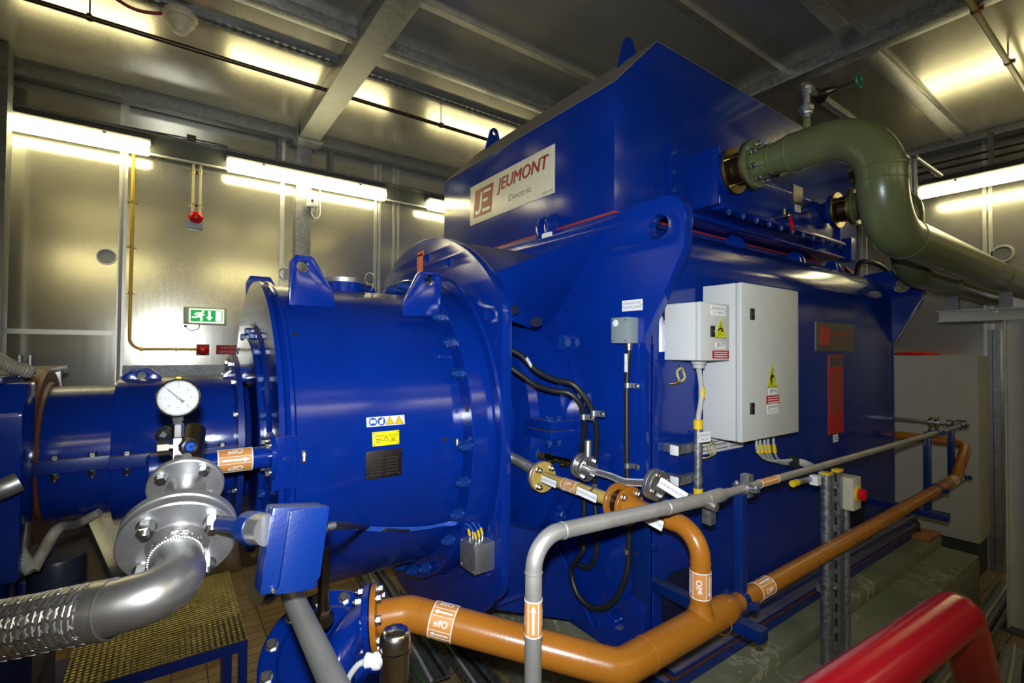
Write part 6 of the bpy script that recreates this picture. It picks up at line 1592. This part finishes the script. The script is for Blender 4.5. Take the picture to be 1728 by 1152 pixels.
# grey pipe slanting through the lower middle
a, b = at(470, 955, d=1.28), at(585, 1200, d=0.76)
M().cyl(a, b + (b - a) * 0.15, 0.0228, n=24).build('slanting_pipe', metal('dull_grey_pipe', (0.24, 0.235, 0.22), 0.5, mtl=0.5), label='dull grey pipe slanting down below the blue switch box', cat='pipe')
# level sensor
lc = at(667, 1085, d=1.0)
ls = thing('level_sensor', 'polished steel level sensor with faceted cap and white cable gland at the bottom edge', 'sensor', lc)
lz = lc.z + 0.026
M().lathe((lc.x, lc.y, lz), -Z, [(-0.002, 0.024), (0.002, 0.028), (0.012, 0.032), (0.034, 0.032)], 9).build('cap', M_chrome, ls, smooth=50)
M().lathe((lc.x, lc.y, lz - 0.036), -Z, [(0, 0.0325), (0.006, 0.0325), (0.007, 0.03), (0.06, 0.03), (0.066, 0.026)], 36).build('body', M_chrome, ls)
M().lathe((lc.x, lc.y, lz - 0.1), -Z, [(0, 0.022), (0.01, 0.024), (0.03, 0.024), (0.032, 0.015), (0.4, 0.015)], 24).build('stem', M_chrome, ls)
gd = -rt; gq = V(lc.x, lc.y, lz - 0.062)
M().lathe(gq + gd * 0.028, gd + Z * 0.05, [(0, 0.014), (0.008, 0.0165), (0.016, 0.0165), (0.018, 0.0125), (0.032, 0.0145), (0.036, 0.008)], 10).build('cable_gland', M_white, ls, smooth=30)
M().tube(spline([gq + gd * 0.06, gq + gd * 0.08 - Z * 0.012, gq + gd * 0.1 - Z * 0.05, gq + gd * 0.1 - Z * 0.12], 6), 0.006, 8).build('cable', M_cablegrey, ls)

# checker plate step under the shaft
tz0 = 0.7
t0, t1, t2 = at(420, 1083, Z=tz0), at(212, 1130, Z=tz0), at(378, 965, Z=tz0)
ty0, ty1, tx0, tx1 = (t0.y + t1.y) / 2, t2.y, -0.35, t0.x
sp2 = thing('step_platform', 'checker plate step on a dark blue frame under the shaft guard', 'step', ((tx0 + tx1) / 2, (ty0 + ty1) / 2, 0))
M().box(tx0, tx1, ty0, ty1, tz0 - 0.006, tz0).build('tread_plate', M_tread, sp2)
m = M(); m.plate([(tx0, ty0), (tx1, ty0), (tx1, ty1), (tx0, ty1)], (0, 0, tz0 - 0.06), X, Y, 0.054, [[(tx0 + 0.04, ty0 + 0.04), (tx1 - 0.04, ty0 + 0.04), (tx1 - 0.04, ty1 - 0.04), (tx0 + 0.04, ty1 - 0.04)]]); m.build('frame', M_bluedirty, sp2)
for x in (tx0 + 0.02, tx1 - 0.02, tx1 - 0.09):
    for y in (ty0 + 0.02, ty1 - 0.02): 
        if x == tx1 - 0.09 and y > ty0 + 0.1: continue
        M().box(x - 0.02, x + 0.02, y - 0.02, y + 0.02, 0, tz0 - 0.06).build('leg', M_bluedirty, sp2)
# red pipe in the right foreground
c0, c1, c2 = at(1330, 1243, d=0.55), at(1616, 1033, d=0.8), at(1668, 1215, d=0.98)
M().tube([c0 + (c0 - c1) * 0.5, c1, c2 + (c2 - c1) * 1.5], 0.0345, 36, 0.05, 10).build('red_pipe', M_red, label='glossy red pipe with a bend in the lower right foreground', cat='pipe', smooth=60)

# ------------------------------------------------------------------ clutter at the lower left
M().tube(spline([at(-60, 850, d=1.42), at(0, 826, d=1.45), at(33, 812, d=1.48)], 6), 0.03, 16).build('lagged_pipe', M_steelflange, label='short silvery lagged pipe end at the left edge below the brown flange', cat='pipe')
k = thing('flexible_conduit', 'grey flexible conduit with ribbed end hanging below the left machine', 'conduit', at(60, 950, d=2.3))
cp = spline([at(24, 878, d=1.728), at(22, 905, d=1.692), at(34, 940, d=1.656), at(56, 962, d=1.656)], 14)
M().tube(cp, 0.022, 12, radii=[0.021 + 0.004 * (i % 2) for i in range(len(cp))]).build('ribbed_end', M_cablegrey, k)
M().tube(spline([at(56, 962, d=1.656), at(72, 932, d=1.692), at(98, 892, d=1.728), at(130, 884, d=2.014), at(168, 864, d=2.050)], 8), 0.018, 12).build('conduit', M_hosegrey, k)
M().lathe(at(24, 884, d=1.728), Z, [(0, 0.026), (0.03, 0.03), (0.045, 0.024)], 14).build('coupling', M_steelbolt, k)
a, b = at(152, 870, d=2.5), at(205, 985, d=2.1)
m = M().bar(a, b + (b - a) * 0.1, 0.055, 0.055); m.build('galvanised_strut', M_galv, label='leaning galvanised strut between the shaft guard and the big flange', cat='strut', bevel=0.004)
a, b = at(178, 868, d=2.6), at(212, 960, d=2.3)
M().bar(a, b + (b - a) * 0.5, 0.08, 0.05).build('cream_panel_strip', M_beige, label='cream metal strip beside the leaning galvanised strut', cat='strip', bevel=0.003)
q = at(98, 938, d=1.95); M().lathe(q, -Z, [(0, 0.02), (0.0, 0.085), (0.015, 0.09), (0.14, 0.09)], 36).build('dark_drum', paint('dark_blue_grey_paint', (0.02, 0.025, 0.05), 0.35, dust=(0.2, 0.19, 0.16)), label='small dark round canister standing under the shaft guard', cat='canister')
# cable trays on the floor
def tray(name, label, a, b, w, h=0.06, cables=3):
    a, b = V(a), V(b); d = (b - a).normalized(); u = V(d.y, -d.x, 0).normalized(); L = (b - a).length
    t = thing(name, label, 'cable tray', a.lerp(b, 0.5))
    m = M()
    pr = [(-w / 2, 0), (w / 2, 0), (w / 2, h), (w / 2 - 0.004, h), (w / 2 - 0.004, 0.004), (-w / 2 + 0.004, 0.004), (-w / 2 + 0.004, h), (-w / 2, h)]
    m.rings([[p + u * x + Z * z for x, z in pr] for p in (a, b)]); m.build('tray', M_galv, t)
    s = M(); i = 0.05
    while i < L - 0.05:
        for sd in (-1, 1): s.frame(a + d * i + u * (sd * (w / 2 + 0.0005)) + Z * h * 0.5, d, Z, d.cross(Z), -0.012, 0.012, -0.006, 0.006, -0.001, 0.001)
        i += 0.06
    s.build('slots', M_blacktext, t)
    for c in range(cables):
        rg2 = random.Random(c + 3); o = (c + 0.5) / cables * (w - 0.03) - (w - 0.03) / 2
        M().tube(spline([a + d * (L * j / 6) + u * (o + rg2.uniform(-0.01, 0.01)) + Z * 0.018 for j in range(7)], 4), 0.01, 8).build('cable', (M_black, M_cablegrey, plain('green_cable', (0.05, 0.12, 0.04), 0.5))[c % 3], t)
    return t
zt = 0.18
tray('cable_tray', 'perforated cable tray with cables on the floor behind the oil pump', at(600, 935, Z=zt + 0.1), at(730, 1152, Z=zt + 0.1), 0.22)
tray('cable_tray', 'perforated cable tray on the floor beside the green plinth below the orange pipe', at(690, 1000, Z=zt), at(830, 1180, Z=zt), 0.16, cables=2)
zt = 0.1
tray('cable_tray', 'perforated cable tray on the floor tiles at the right beside the plinth', V(6.3, 0.98, zt), V(3.4, 0.9, zt), 0.14, cables=2)
tray('cable_tray', 'second perforated cable tray on the tiles at the right, nearer the support column', V(5.0, 0.74, zt), V(2.8, 0.5, zt), 0.16, cables=2)
